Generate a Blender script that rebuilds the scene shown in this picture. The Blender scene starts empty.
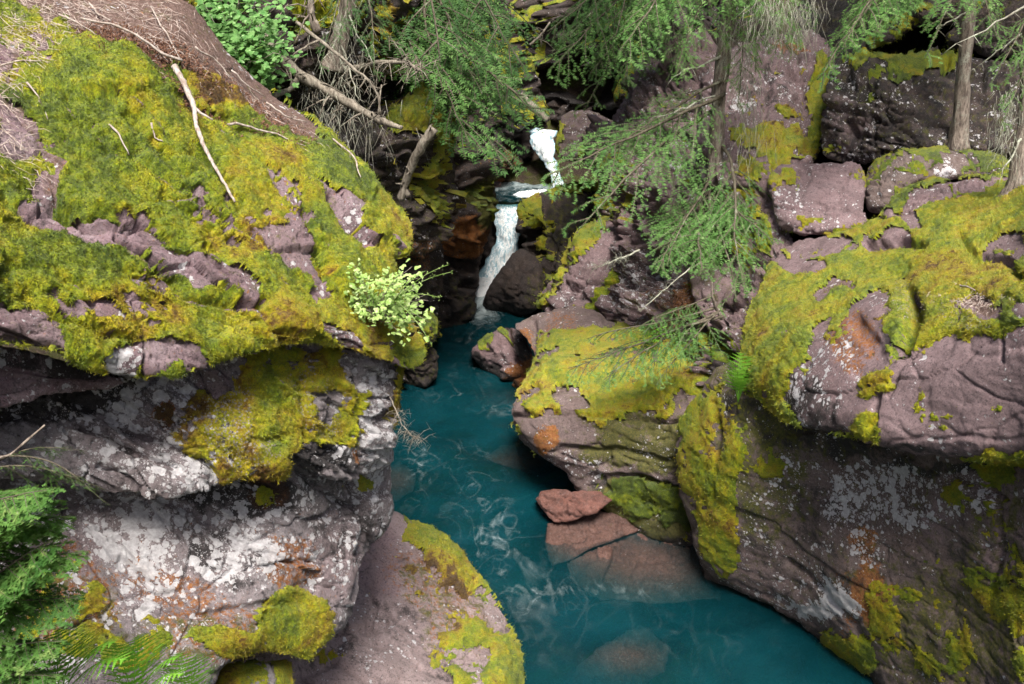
import bpy, math, random
import numpy as np
from mathutils import Vector, Matrix
rad = math.radians
# ------------------------------------------------------------------ camera, light
sc = bpy.context.scene
C = sc.collection
F = 983.0; CX, CY = 512.0, 342.0; PITCH = rad(20.0); CAMZ = 6.0
cd = bpy.data.cameras.new('camera'); cam = bpy.data.objects.new('camera', cd); C.objects.link(cam)
cd.sensor_width = 36.0; cd.lens = 36.0*F/1024.0; cd.clip_start = 0.05; cd.clip_end = 600
cam.location = (0, 0, CAMZ); cam.rotation_euler = (rad(90)-PITCH, 0, 0); sc.camera = cam
SUN_EL, SUN_AZ = rad(58), rad(174)      # azimuth clockwise from +Y
w = bpy.data.worlds.new('World'); sc.world = w; w.use_nodes = True
nt = w.node_tree; bg = nt.nodes['Background']; sky = nt.nodes.new('ShaderNodeTexSky')
sky.sky_type = 'NISHITA'; sky.sun_disc = False; sky.sun_elevation = SUN_EL; sky.sun_rotation = SUN_AZ
sky.air_density = 1.0; sky.dust_density = 4.0; sky.ozone_density = 0.6
nt.links.new(sky.outputs[0], bg.inputs[0]); bg.inputs[1].default_value = 0.07
sl = bpy.data.lights.new('sun', 'SUN'); sl.energy = 4.2; sl.angle = rad(22); sl.color = (1, .95, .86)
so = bpy.data.objects.new('sun', sl); C.objects.link(so)
sdir = Vector((math.sin(SUN_AZ)*math.cos(SUN_EL), math.cos(SUN_AZ)*math.cos(SUN_EL), math.sin(SUN_EL)))
so.rotation_euler = sdir.to_track_quat('Z', 'Y').to_euler(); so.location = (0, 0, 30)
vs = sc.view_settings; vs.view_transform = 'Standard'; vs.look = 'None'; vs.gamma = 1; vs.exposure = 1.15; vs.use_curve_mapping = False
sc.cycles.max_bounces = 6; sc.cycles.diffuse_bounces = 3; sc.cycles.transparent_max_bounces = 6

# ------------------------------------------------------------------ geometry helpers
CP, SP = math.cos(PITCH), math.sin(PITCH)
def W(px, py, Y):
    a = (px-CX)/F; b = (CY-py)/F; t = Y/(CP+b*SP)
    return Vector((t*a, Y, CAMZ+t*(-SP+b*CP)))
def Z(px, py, z):            # the world Y at which the sight line meets height z
    b = (CY-py)/F; t = (CAMZ-z)/(SP-b*CP); return t*(CP+b*SP)
def WZ(px, py, z): return W(px, py, Z(px, py, z))

def _h(ix, iy, iz, s):
    h = (ix*374761393 + iy*668265263 + iz*2147483647 + s*974634777) & 0xffffffff
    h = ((h ^ (h >> 13))*1274126177) & 0xffffffff
    h = ((h ^ (h >> 16))*2246822519) & 0xffffffff
    return ((h ^ (h >> 15)) & 0xffffff)/float(0xffffff)
def vnoise(P, s=0):
    I = np.floor(P).astype(np.int64); f = P-I; f = f*f*f*(f*(f*6-15)+10)
    x, y, z = I[..., 0], I[..., 1], I[..., 2]; fx, fy, fz = f[..., 0], f[..., 1], f[..., 2]
    def L(a, b, t): return a+(b-a)*t
    return L(L(L(_h(x, y, z, s), _h(x+1, y, z, s), fx), L(_h(x, y+1, z, s), _h(x+1, y+1, z, s), fx), fy),
             L(L(_h(x, y, z+1, s), _h(x+1, y, z+1, s), fx), L(_h(x, y+1, z+1, s), _h(x+1, y+1, z+1, s), fx), fy), fz)*2-1
def fbm(P, s=0, o=4, g=.5):
    r = 0; a = 1; t = 0
    for k in range(o):
        r = r+a*vnoise(P*(2.03**k)+k*7.3, s+k); t += a; a *= g
    return r/t*1.4
def worley(P, s=0):
    I = np.floor(P).astype(np.int64); f1 = np.full(P.shape[:-1], 9.); f2 = f1.copy(); r = np.zeros(P.shape[:-1]); r2 = np.zeros(P.shape)
    for dx in (-1, 0, 1):
        for dy in (-1, 0, 1):
            for dz in (-1, 0, 1):
                J = I+np.array([dx, dy, dz]); x, y, z = J[..., 0], J[..., 1], J[..., 2]
                q = np.stack([x+_h(x, y, z, s), y+_h(x, y, z, s+1), z+_h(x, y, z, s+2)], -1)
                d = np.sqrt(((q-P)**2).sum(-1)); v = _h(x, y, z, s+3); dv = q-P
                c = d < f1; f2 = np.where(c, f1, np.minimum(f2, d)); r = np.where(c, v, r); r2 = np.where(c[..., None], dv, r2); f1 = np.where(c, d, f1)
    return f1, f2, r, r2
def sst(a, b, x):
    t = np.clip((x-a)/(b-a), 0, 1); return t*t*(3-2*t)

def new_mesh(name, V, Fq=None, Ft=None, attrs=None, smooth=True):
    """one mesh from arrays of vertices, quads and triangles"""
    me = bpy.data.meshes.new(name); V = np.asarray(V, np.float32)
    me.vertices.add(len(V)); me.vertices.foreach_set('co', V.ravel())
    loops = []; starts = []; tot = []; n = 0
    for A in (Fq, Ft):
        if A is None or len(A) == 0: continue
        A = np.asarray(A, np.int32); k = A.shape[1]
        starts.append(n+np.arange(len(A))*k); tot.append(np.full(len(A), k)); loops.append(A.ravel()); n += A.size
    L = np.concatenate(loops).astype(np.int32); S = np.concatenate(starts).astype(np.int32); T = np.concatenate(tot).astype(np.int32)
    me.loops.add(len(L)); me.loops.foreach_set('vertex_index', L)
    me.polygons.add(len(S)); me.polygons.foreach_set('loop_start', S); me.polygons.foreach_set('loop_total', T)
    me.polygons.foreach_set('use_smooth', np.full(len(S), smooth))
    for k, A in (attrs or {}).items():
        at = me.attributes.new(k, 'FLOAT_COLOR', 'POINT')
        B = np.ones((len(V), 4), np.float32); B[:, :A.shape[1]] = A; at.data.foreach_set('color', B.ravel())
    me.update(calc_edges=True); me.validate(); return me
def link(name, me, mat, parent=None, loc=(0, 0, 0)):
    o = bpy.data.objects.new(name, me); C.objects.link(o); o.location = loc
    if mat and me and not me.materials: me.materials.append(mat)
    if parent: o.parent = parent
    return o
def tag(o, label=None, cat=None, group=None, kind=None):
    if label: o['label'] = label
    if cat: o['category'] = cat
    if group: o['group'] = group
    if kind: o['kind'] = kind
    return o
def empty(name, loc, label, cat, group=None):
    o = bpy.data.objects.new(name, None); C.objects.link(o); o.location = loc; o.empty_display_size = .1
    return tag(o, label, cat, group)

# ------------------------------------------------------------------ materials
class NT:
    def __init__(s, name):
        s.m = bpy.data.materials.new(name); s.m.use_nodes = True; s.t = s.m.node_tree; s.t.nodes.clear()
        s.out = s.t.nodes.new('ShaderNodeOutputMaterial'); tc = s.t.nodes.new('ShaderNodeNewGeometry'); s.co = tc.outputs['Position']; s.nor = tc.outputs['Normal']
    def n(s, ty, **k):
        a = s.t.nodes.new(ty)
        for q, v in k.items(): setattr(a, q, v)
        return a
    def set(s, sock, v):
        if isinstance(v, bpy.types.NodeSocket): s.t.links.new(v, sock)
        elif isinstance(v, (tuple, list)) and len(v) == 3 and sock.type == 'RGBA': sock.default_value = (*v, 1)
        else: sock.default_value = v
    def noise(s, sc, det=4, rough=.6, vec=None, dist=0):
        a = s.n('ShaderNodeTexNoise'); s.set(a.inputs['Vector'], vec or s.co); s.set(a.inputs['Scale'], sc)
        a.inputs['Detail'].default_value = det; a.inputs['Roughness'].default_value = rough; a.inputs['Distortion'].default_value = dist
        return a.outputs['Fac']
    def vor(s, sc, vec=None, feat='F1', out='Distance'):
        a = s.n('ShaderNodeTexVoronoi', feature=feat); s.set(a.inputs['Vector'], vec or s.co); s.set(a.inputs['Scale'], sc); return a.outputs[out]
    def ma(s, op, a, b=0.0, c=0.0):
        x = s.n('ShaderNodeMath', operation=op); s.set(x.inputs[0], a); s.set(x.inputs[1], b); s.set(x.inputs[2], c); return x.outputs[0]
    def rng(s, v, a, b, c=0.0, d=1.0):
        x = s.n('ShaderNodeMapRange'); s.set(x.inputs[0], v)
        for i, q in enumerate((a, b, c, d)): s.set(x.inputs[i+1], q)
        return x.outputs[0]
    def mix(s, f, a, b, mode='MIX'):
        x = s.n('ShaderNodeMix', data_type='RGBA', blend_type=mode); s.set(x.inputs[0], f); s.set(x.inputs[6], a); s.set(x.inputs[7], b); return x.outputs[2]
    def scale(s, v, xyz, rot=(0, 0, 0)):
        x = s.n('ShaderNodeMapping'); s.set(x.inputs[0], v); x.inputs[3].default_value = xyz; x.inputs[2].default_value = rot; return x.outputs[0]
    def attr(s, name):
        a = s.n('ShaderNodeAttribute', attribute_name=name); x = s.n('ShaderNodeSeparateColor'); s.t.links.new(a.outputs['Color'], x.inputs[0]); return x.outputs
    def bump(s, h, dist, st=1.0, nrm=None):
        x = s.n('ShaderNodeBump'); s.set(x.inputs['Height'], h); x.inputs['Distance'].default_value = dist; x.inputs['Strength'].default_value = st
        if nrm: s.set(x.inputs['Normal'], nrm)
        return x.outputs[0]
    def bsdf(s, col, rough=.9, nrm=None, spec=.3, **k):
        x = s.n('ShaderNodeBsdfPrincipled'); s.set(x.inputs['Base Color'], col); s.set(x.inputs['Roughness'], rough); s.set(x.inputs['Specular IOR Level'], spec)
        if nrm: s.set(x.inputs['Normal'], nrm)
        for q, v in k.items(): s.set(x.inputs[q.replace('_', ' ')], v)
        return x.outputs[0]
    def done(s, sh): s.t.links.new(sh, s.out.inputs[0]); return s.m

def rock_mat(name, c1, c2, c3, strn=(.3, 0, 1), sfreq=9, wet=0.0, rough=.85, woff=0.0, band_=True):
    t = NT(name)
    A = t.attr('paint_a'); B = t.attr('paint_b')       # white lichen, dark stain and painted shade, rust | green film, pink, litter
    big = t.noise(1.3, 5, .6); mid = t.noise(7, 6, .65, dist=.6); fine = t.noise(45, 5, .7); vf = t.noise(190, 3, .7)
    # strata bands follow the bedding direction
    d = Vector(strn).normalized(); q = d.to_track_quat('Z', 'Y').inverted().to_euler()
    rot = t.n('ShaderNodeVectorRotate', rotation_type='EULER_XYZ'); t.set(rot.inputs['Vector'], t.co); rot.inputs['Rotation'].default_value = q
    band = t.noise(sfreq, 5, .65, vec=t.scale(rot.outputs[0], (.16, .16, 1.0)), dist=.5)
    col = t.mix(t.rng(mid, .38, .64), c1, c2)
    col = t.mix(t.rng(big, .45, .68), col, c3)
    col = t.mix(t.rng(t.noise(3.1, 5, .7, dist=.8), .52, .66, 0, .6), col, t.mix(.5, c1, (.13, .075, .055)))
    col = t.mix(t.rng(t.noise(2.2, 6, .75, dist=.5), .50, .36, 0, .5), col, (.05, .04, .04))
    col = t.mix(t.ma('MULTIPLY', B[1], t.rng(mid, .3, .55, .6, 1)), col, (.32, .225, .24))
    col = t.mix(t.rng(band, .46, .64, .0, .35), col, t.mix(.5, c1, (.05, .045, .045)))
    f2 = t.noise(95, 4, .8)
    col = t.mix(t.rng(fine, .52, .70, 0, .5), col, t.mix(.5, col, (.46, .33, .34)))
    col = t.mix(t.rng(fine, .46, .30, 0, .85), col, (.03, .026, .028))
    col = t.mix(t.rng(f2, .56, .68, 0, .4), col, (.46, .40, .41))
    col = t.mix(t.rng(f2, .45, .34, 0, .7), col, (.03, .026, .028))
    # litter / soil
    lt = t.ma('ADD', B[2], t.rng(mid, .2, .8, -.45, .45))
    col = t.mix(t.rng(lt, .42, .6), col, t.mix(t.rng(t.noise(70, 4, .8), .35, .65), (.11, .06, .045), (.30, .205, .18)))
    # rust
    rs = t.ma('ADD', t.ma('MULTIPLY', A[2], 1.25), t.rng(t.noise(26, 6, .8), .25, .75, -.75, .6))
    col = t.mix(t.rng(rs, .42, .62, 0, .92), col, t.mix(t.rng(fine, .4, .6), (.27, .085, .02), (.42, .18, .05)))
    # dark stain (wet seep, black lichen) and shade painted under overhangs and in caves
    dk = t.ma('ADD', A[1], t.rng(t.noise(5, 7, .75), .2, .8, -.7, .7))
    dk = t.ma('ADD', dk, t.rng(vf, .3, .7, -.2, .2))
    col = t.mix(t.rng(dk, .38, .72, 0, .9), col, (.022, .020, .021))
    # green film
    gr = t.ma('ADD', B[0], t.rng(t.noise(11, 7, .75), .2, .8, -.65, .65))
    col = t.mix(t.rng(gr, .4, .7, 0, .85), col, t.mix(t.rng(fine, .35, .65), (.045, .06, .01), (.17, .16, .02)))
    # white lichen: round spots that merge where dense
    wp = t.n('ShaderNodeVectorMath', operation='MULTIPLY_ADD'); t.set(wp.inputs[0], t.n('ShaderNodeTexNoise').outputs['Color'])
    nz = wp.inputs[0].links[0].from_node; t.set(nz.inputs['Vector'], t.co); nz.inputs['Scale'].default_value = 22; nz.inputs['Detail'].default_value = 3
    wp.inputs[1].default_value = (.05, .05, .05); t.set(wp.inputs[2], t.co); pv = wp.outputs[0]
    wl = t.ma('ADD', t.ma('SUBTRACT', A[0], woff), t.rng(t.noise(4.5, 5, .7), .25, .75, -.62, .48))
    k1 = t.rng(t.ma('SUBTRACT', t.ma('MULTIPLY', wl, .66), t.vor(13, pv)), .0, .05)
    k2 = t.rng(t.ma('SUBTRACT', t.ma('MULTIPLY', wl, .60), t.vor(26, pv)), .0, .08)
    k3 = t.rng(t.ma('SUBTRACT', t.ma('MULTIPLY', wl, .5), t.vor(70, pv)), .0, .1)
    wf = t.ma('MAXIMUM', t.ma('MAXIMUM', k1, k2), k3)
    col = t.mix(t.ma('MULTIPLY', wf, .88), col, t.mix(t.rng(fine, .35, .65), (.58, .55, .58), (.84, .83, .86)))
    sx = t.n('ShaderNodeSeparateXYZ'); t.set(sx.inputs[0], t.co)     # dark wet band at the waterline
    wb = t.rng(t.ma('ADD', sx.outputs[2], t.rng(mid, .3, .7, -.10, .10)), .02, .22, 1, 0)
    col = t.mix(t.ma('MULTIPLY', wb, .78 if band_ else 0.0), col, t.mix(.8, col, (.012, .012, .010)))
    h = t.ma('ADD', t.ma('MULTIPLY', mid, .45), t.ma('ADD', t.ma('MULTIPLY', band, .3), t.ma('MULTIPLY', fine, .4)))
    h = t.ma('ADD', h, t.ma('MULTIPLY', wf, .12))
    nrm = t.bump(t.ma('ADD', vf, f2), .012, .9, t.bump(h, .05, 1.0))
    return t.done(t.bsdf(col, t.rng(dk, .3, .8, rough, rough-.35-wet*.3), nrm, .35))

def moss_mat(name):
    t = NT(name); A = t.attr('paint_a')       # r: hue (0 green .5 yellow 1 orange-brown), g: brightness, b: lichen crust
    n1 = t.noise(2.6, 5, .7); n2 = t.noise(17, 5, .7); n3 = t.noise(90, 4, .75); n4 = t.noise(260, 2, .8)
    hue = t.ma('ADD', A[0], t.rng(n1, .28, .72, -.48, .48))
    hue = t.ma('ADD', hue, t.rng(n2, .25, .75, -.26, .26))
    r = t.n('ShaderNodeValToRGB'); t.set(r.inputs[0], hue); e = r.color_ramp.elements
    e[0].position = 0; e[0].color = (.13, .22, .008, 1); e[1].position = 1; e[1].color = (.16, .065, .012, 1)
    for p, c in ((.25, (.34, .46, .008, 1)), (.5, (.62, .62, .006, 1)), (.72, (.70, .54, .008, 1)), (.88, (.36, .18, .015, 1))):
        x = e.new(p); x.color = c
    col = r.outputs[0]
    n5 = t.noise(45, 4, .75)
    col = t.mix(t.rng(n5, .45, .34, 0, .4), col, (.022, .026, .004))
    col = t.mix(t.rng(n4, .50, .36, 0, .5), col, (.03, .035, .004))
    col = t.mix(t.rng(n3, .50, .36, 0, .6), col, t.mix(.3, (.03, .035, .004), col), 'MIX')
    col = t.mix(t.rng(n3, .54, .72, 0, .65), col, (.66, .60, .04))
    col = t.mix(t.rng(t.noise(8, 5, .7), .61, .72, 0, .6), col, (.13, .075, .02))
    cr = t.ma('ADD', A[2], t.rng(t.noise(30, 4, .7), .3, .7, -.5, .5))
    col = t.mix(t.ma('MULTIPLY', t.rng(cr, .5, .6), t.rng(t.vor(60), .45, .35)), col, (.52, .47, .40))
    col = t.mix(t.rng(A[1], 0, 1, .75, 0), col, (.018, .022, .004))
    h = t.ma('ADD', t.ma('MULTIPLY', n2, .8), t.ma('MULTIPLY', n5, .6))
    nrm = t.bump(t.ma('ADD', n3, n4), .02, 1.0, t.bump(h, .05, 1.0))
    return t.done(t.bsdf(col, 1.0, nrm, .05, Sheen_Weight=.25))

def leaf_mat(name, c1, c2, c3=None, tr=.35, ns=6):
    t = NT(name); oi = t.n('ShaderNodeObjectInfo')
    col = t.mix(t.rng(t.noise(ns, 4, .7), .35, .65), c1, c2)
    if c3: col = t.mix(t.rng(t.noise(ns*2.3, 3, .7), .56, .7), col, c3)
    col = t.mix(t.rng(oi.outputs['Random'], 0, 1, 0, .35), col, c1)
    d = t.bsdf(col, .65, None, .25); tl = t.n('ShaderNodeBsdfTranslucent'); t.set(tl.inputs[0], t.mix(.4, col, (.3, .45, .05)))
    m = t.n('ShaderNodeMixShader'); m.inputs[0].default_value = tr; t.t.links.new(d, m.inputs[1]); t.t.links.new(tl.outputs[0], m.inputs[2])
    return t.done(m.outputs[0])
def bark_mat(name, c1, c2, c3=(.35, .36, .30), lich=.58):
    t = NT(name); v = t.scale(t.co, (1, 1, .22))
    n1 = t.noise(38, 5, .7, vec=v); n2 = t.noise(6, 5, .7)
    col = t.mix(t.rng(n1, .38, .62), c1, c2)
    col = t.mix(t.ma('MULTIPLY', t.rng(n2, lich-.06, lich+.08), t.rng(t.noise(60, 4, .7), .4, .55)), col, c3)
    return t.done(t.bsdf(col, .9, t.bump(n1, .02, 1.0), .2))

PUR, GRY, PNK = (.165, .125, .135), (.24, .205, .205), (.27, .195, .195)
M = {}
M['left'] = rock_mat('purple_argillite', (.27, .165, .195), (.43, .33, .365), (.35, .225, .26), (.35, -.45, .8))
M['wall'] = rock_mat('grey_argillite', (.32, .285, .30), (.47, .44, .465), (.30, .25, .265), (.5, -.2, .8))
M['pink'] = rock_mat('pink_argillite', (.22, .14, .15), (.36, .255, .27), (.28, .185, .195), (.1, .1, 1), 6, woff=.10)
M['foot'] = rock_mat('pale_pink_argillite', (.40, .31, .31), (.56, .47, .465), (.46, .36, .355), (.2, .1, 1), 6, woff=.1)
M['right'] = rock_mat('brown_argillite', (.15, .105, .095), (.26, .20, .185), (.20, .145, .13), (-.15, 0, 1), woff=.06)
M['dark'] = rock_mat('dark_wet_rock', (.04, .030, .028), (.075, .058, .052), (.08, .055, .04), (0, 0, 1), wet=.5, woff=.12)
M['red'] = rock_mat('wet_red_rock', (.12, .055, .042), (.19, .10, .078), (.13, .07, .056), (.2, 0, 1), 5, wet=.6, rough=.55, band_=False)
M['brick'] = rock_mat('brick_red_rock', (.20, .075, .055), (.28, .125, .10), (.23, .10, .075), (.2, 0, 1), 5, wet=.6, rough=.5, woff=.2, band_=False)
M['moss'] = moss_mat('moss_cushion')
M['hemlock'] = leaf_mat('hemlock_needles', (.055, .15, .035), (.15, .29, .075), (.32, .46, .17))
M['hemlock_dark'] = leaf_mat('shaded_hemlock_needles', (.035, .10, .03), (.085, .18, .05), (.17, .28, .10))  # darker copy of the needle greens, shade put into the colour
M['young'] = leaf_mat('young_conifer_needles', (.04, .12, .025), (.13, .26, .055), (.28, .38, .12))
M['shrub'] = leaf_mat('shrub_leaves', (.07, .20, .05), (.20, .38, .12), (.42, .58, .30), ns=9)
M['pale'] = leaf_mat('pale_leaves', (.22, .40, .07), (.55, .66, .28), (.78, .80, .55), ns=16)
M['fern'] = leaf_mat('fern_fronds', (.14, .40, .03), (.32, .60, .08), (.3, .55, .1))
M['bark'] = bark_mat('hemlock_bark', (.09, .07, .06), (.30, .25, .21))
M['twig'] = bark_mat('pale_dead_wood', (.26, .20, .17), (.50, .44, .40), lich=.7)
M['deadlog'] = bark_mat('weathered_log_wood', (.12, .10, .08), (.30, .265, .22), lich=.66)
M['bough'] = bark_mat('bough_wood', (.06, .05, .035), (.14, .12, .09), (.3, .32, .24), .6)
M['hoary'] = bark_mat('lichened_twig', (.16, .14, .11), (.34, .33, .28), (.45, .48, .38), .5)

# ------------------------------------------------------------------ the rock builder
def poly_sdf(X, Y, poly):
    p = np.array(poly, float); n = len(p); d = np.full(X.shape, 1e9); ins = np.zeros(X.shape, bool)
    for i in range(n):
        a = p[i]; b = p[(i+1) % n]; e = b-a; wx = X-a[0]; wy = Y-a[1]
        t = np.clip((wx*e[0]+wy*e[1])/(e@e+1e-9), 0, 1)
        d = np.minimum(d, (wx-t*e[0])**2+(wy-t*e[1])**2)
        if a[1] != b[1]:
            c = ((a[1] > Y) != (b[1] > Y)) & (X < (b[0]-a[0])*(Y-a[1])/(b[1]-a[1])+a[0]); ins ^= c
    return np.where(ins, 1, -1)*np.sqrt(d)
def line_d(X, Y, pl):
    d = np.full(X.shape, 1e9)
    for a, b in zip(pl[:-1], pl[1:]):
        ex, ey = b[0]-a[0], b[1]-a[1]; t = np.clip(((X-a[0])*ex+(Y-a[1])*ey)/(ex*ex+ey*ey+1e-9), 0, 1)
        d = np.minimum(d, (X-a[0]-t*ex)**2+(Y-a[1]-t*ey)**2)
    return np.sqrt(d)
def smooth_poly(p, it=1):
    for _ in range(it):
        q = []
        for i in range(len(p)):
            a, b = p[i], p[(i+1) % len(p)]
            q += [(a[0]*.8+b[0]*.2, a[1]*.8+b[1]*.2), (a[0]*.2+b[0]*.8, a[1]*.2+b[1]*.8)]
        p = q
    return p
def rbf(ctrl):
    c = np.array(ctrl, float); n = len(c); b = (CY-c[:, 1])/F; v = (CP+b*SP)/c[:, 2]     # inverse depth: flat faces stay flat
    xy = c[:, :2]/300.; D = np.sqrt(((xy[:, None]-xy[None])**2).sum(-1))
    A = np.zeros((n+3, n+3)); A[:n, :n] = D+np.eye(n)*-1e-3; A[:n, n] = 1; A[:n, n+1:] = xy; A[n, :n] = 1; A[n+1:, :n] = xy.T
    s = np.linalg.lstsq(A, np.concatenate([v, np.zeros(3)]), rcond=None)[0]
    def f(X, Y):
        r = s[n]+s[n+1]*X/300.+s[n+2]*Y/300.
        for i in range(n): r = r+s[i]*np.sqrt((X/300.-xy[i, 0])**2+(Y/300.-xy[i, 1])**2+1e-4)
        return np.clip(r, 1/60., 1/1.5)
    return f
def paint(X, Y, spec, jx, jy):
    if spec is None: return np.zeros(X.shape)
    base, blobs = (spec, []) if not isinstance(spec, tuple) else spec
    r = np.full(X.shape, float(base))
    for bl in blobs:
        cx, cy, rx, ry, an, v = bl
        c, s = math.cos(rad(an)), math.sin(rad(an)); dx = X+jx-cx; dy = Y+jy-cy
        d = np.sqrt(((dx*c+dy*s)/rx)**2+((-dx*s+dy*c)/ry)**2)
        k = sst(1.25, .75, d); r = r*(1-k)+v*k
    return r
ROCKS = {}
def rock(key, name, outline, ctrl, mat, res=2.0, R=.3, thick=1.2, lump=.10, lsc=.9, strata=None, blocks=None, rough=.03, rsc=.16,
         grooves=(), oj=3.0, seed=1, moss=None, mt=.05, up=.5, hue=.4, bright=1.0, crust=0.0, tuft=0, tlen=.012, mnoise=.55,
         white=0, dark=0, rust=0, green=0, pink=0, litter=0, label=None, cat='rock', group=None, parent=None, sm=1, mossname='moss'):
    outline = smooth_poly(outline, sm)
    ox = [p[0] for p in outline]; oy = [p[1] for p in outline]
    xs = np.arange(min(ox)-3*res-oj, max(ox)+3*res+oj+res, res); ys = np.arange(min(oy)-3*res-oj, max(oy)+3*res+oj+res, res)
    X, Y = np.meshgrid(xs, ys)
    S3 = np.stack([X, Y, np.full(X.shape, seed*13.7)], -1)
    s = poly_sdf(X, Y, outline)+oj*1.2*fbm(S3/[26, 26, 1], seed, 4, .6)
    gy, gx = np.gradient(s, res); g = np.sqrt(gx*gx+gy*gy)+1e-6
    valid = s > -res*1.4
    mv = np.where(s < 0, -s, 0)/g; X2 = X+gx/g*mv; Y2 = Y+gy/g*mv
    t = 1/rbf(ctrl)(X2, Y2)
    wpx = np.maximum(R*F/t, 3.); u = np.clip(1-np.maximum(s, 0)/wpx, 0, .985)
    t = t+R*(1-np.sqrt(1-u*u))
    a = (X2-CX)/F; b = (CY-Y2)/F
    ray = np.stack([a, CP+b*SP, -SP+b*CP], -1); P = ray*t[..., None]+np.array([0, 0, CAMZ])
    def normals(P):
        dv, du = np.gradient(P, axis=0), np.gradient(P, axis=1); N = np.cross(dv, du); N /= np.linalg.norm(N, axis=-1, keepdims=True)+1e-12
        sg = np.sign((N*ray).sum(-1)); return N*np.where(sg > 0, -1, 1)[..., None]
    N = normals(P)
    for ax in (0, 1):      # soften normals so displacement does not fold
        for _ in range(5): N = (N+np.roll(N, 1, ax)+np.roll(N, -1, ax))/3
    N /= np.linalg.norm(N, axis=-1, keepdims=True)
    fade = (.35+.65*sst(0, 5, s)); so_ = seed*3.1; Q = P+so_
    d = lump*fbm(Q/lsc, seed, 2)+rough*.55*fbm(Q/rsc, seed+5, 5, .55)
    if not blocks and R > .1: blocks = ((.1, .1, 1), lsc*.8, lump*.6)
    if strata:
        n, sp, am = strata; n = np.array(n, float); n /= np.linalg.norm(n)
        h = (P@n)/sp+.38*fbm(Q/1.1, seed+9, 3)+.12*fbm(Q/.25, seed+19, 3)
        k = np.floor(h); f = h-k; z0 = np.zeros_like(k).astype(np.int64)
        r0 = _h(k.astype(np.int64), z0, z0, seed); r1 = _h(k.astype(np.int64)+1, z0, z0, seed)
        d = d+am*((r0-.5)*(1-sst(.82, 1, f))+(r1-.5)*sst(.82, 1, f))*2*(.6+.7*fbm(Q/.7, seed+3, 2))+am*.5*(f-.5)*(1-sst(.9, 1, f))
        dl = np.minimum(f, 1-f); d = d-am*.9*sst(.07, 0, dl)*sst(-.3, .3, fbm(Q/.8, seed+4, 2))
        h2 = h*3.7+.25*fbm(Q/.3, seed+12, 3); k2 = np.floor(h2); q2 = h2-k2; d = d+am*.30*(_h(k2.astype(np.int64), z0, z0, seed+7)-.5+.5*(q2-.5))*(.5+sst(-.3, .4, fbm(Q/.5, seed+14, 2)))
        h3 = h*11; k3 = np.floor(h3); d = d+am*.10*(_h(k3.astype(np.int64), z0, z0, seed+8)-.5)
    if blocks:
        n, sc_, am = blocks; n = np.array(n, float); n /= np.linalg.norm(n)
        pr = (P@n)[..., None]*n; Qb = ((P-pr)/sc_+pr/(sc_*.42))+.22*fbm(Q/.5, seed+8, 3)[..., None]+seed
        f1, f2, r, r2 = worley(Qb, seed)
        def tl(r, r2, k): a_ = r*6.283*k; return np.cos(a_)*r2[..., 0]+np.sin(a_)*r2[..., 1]+np.cos(a_*1.7+1)*r2[..., 2]
        d = d+am*(r-.5)*1.3+am*.6*tl(r, r2, 7)-am*.8*sst(.045, 0, f2-f1)
        f1, f2, r, r2 = worley(Qb*2.6+5, seed+2); d = d+am*.28*(r-.5)+am*.38*tl(r, r2, 9)-am*.2*sst(.1, 0, f2-f1)
        f1, f2, r, r2 = worley(Qb*7.1+9, seed+4); d = d+am*.13*tl(r, r2, 9)
    jx = 9*fbm(S3/[22, 22, 1]+3, seed+21, 3); jy = 9*fbm(S3/[22, 22, 1]+9, seed+22, 3)
    for pl, wd, dp in grooves: d = d-dp*np.exp(-(line_d(X+jx*.35, Y+jy*.35, pl)/wd)**4)
    ch = [paint(X, Y, c, jx, jy) for c in (white, dark, rust, green, pink, litter)]
    d = d*(1-.75*np.clip(ch[5], 0, 1))*fade; P = P+N*d[..., None]; N2 = normals(P)
    base = P[valid].mean(0); base[2] = P[valid][:, 2].min()
    idx = np.full(X.shape, -1, np.int64); idx[valid] = np.arange(valid.sum())
    q = np.stack([idx[:-1, :-1], idx[1:, :-1], idx[1:, 1:], idx[:-1, 1:]], -1).reshape(-1, 4); q = q[(q >= 0).all(1)]
    V = P[valid]-base; rv = ray[valid]; nv = len(V)
    E = np.concatenate([q[:, [0, 1]], q[:, [1, 2]], q[:, [2, 3]], q[:, [3, 0]]]); key_ = E[:, 0]*nv+E[:, 1]; rev = E[:, 1]*nv+E[:, 0]
    bd = E[~np.isin(key_, rev)]; bv = np.unique(bd); mp = np.full(nv, -1); mp[bv] = np.arange(len(bv))
    cen = V[bv].mean(0); mid = V[bv]+rv[bv]*thick*.5; bk = V[bv]+rv[bv]*thick; bk = bk+(cen+rv[bv].mean(0)*thick-bk)*.35
    V2 = np.concatenate([V, mid, bk, [bk.mean(0)]]); nb = len(bv)
    s1 = np.stack([bd[:, 1], bd[:, 0], nv+mp[bd[:, 0]], nv+mp[bd[:, 1]]], 1)
    s2 = np.stack([nv+mp[bd[:, 1]], nv+mp[bd[:, 0]], nv+nb+mp[bd[:, 0]], nv+nb+mp[bd[:, 1]]], 1)
    cap = np.stack([nv+nb+mp[bd[:, 1]], nv+nb+mp[bd[:, 0]], np.full(len(bd), nv+2*nb)], 1)
    def ext(A): A = A[valid]; return np.concatenate([A, A[bv], A[bv], [A[bv].mean(0)]])
    pa = ext(np.stack(ch[:3], -1)); pb = ext(np.stack(ch[3:], -1))
    me = new_mesh(name, V2, np.concatenate([q, s1, s2]), cap, {'paint_a': pa, 'paint_b': pb})
    par = parent
    if parent: o = link(name, me, mat, parent, Vector(base)-parent.location)
    else: o = link(name, me, mat, None, base); tag(o, label, cat, group)
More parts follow.
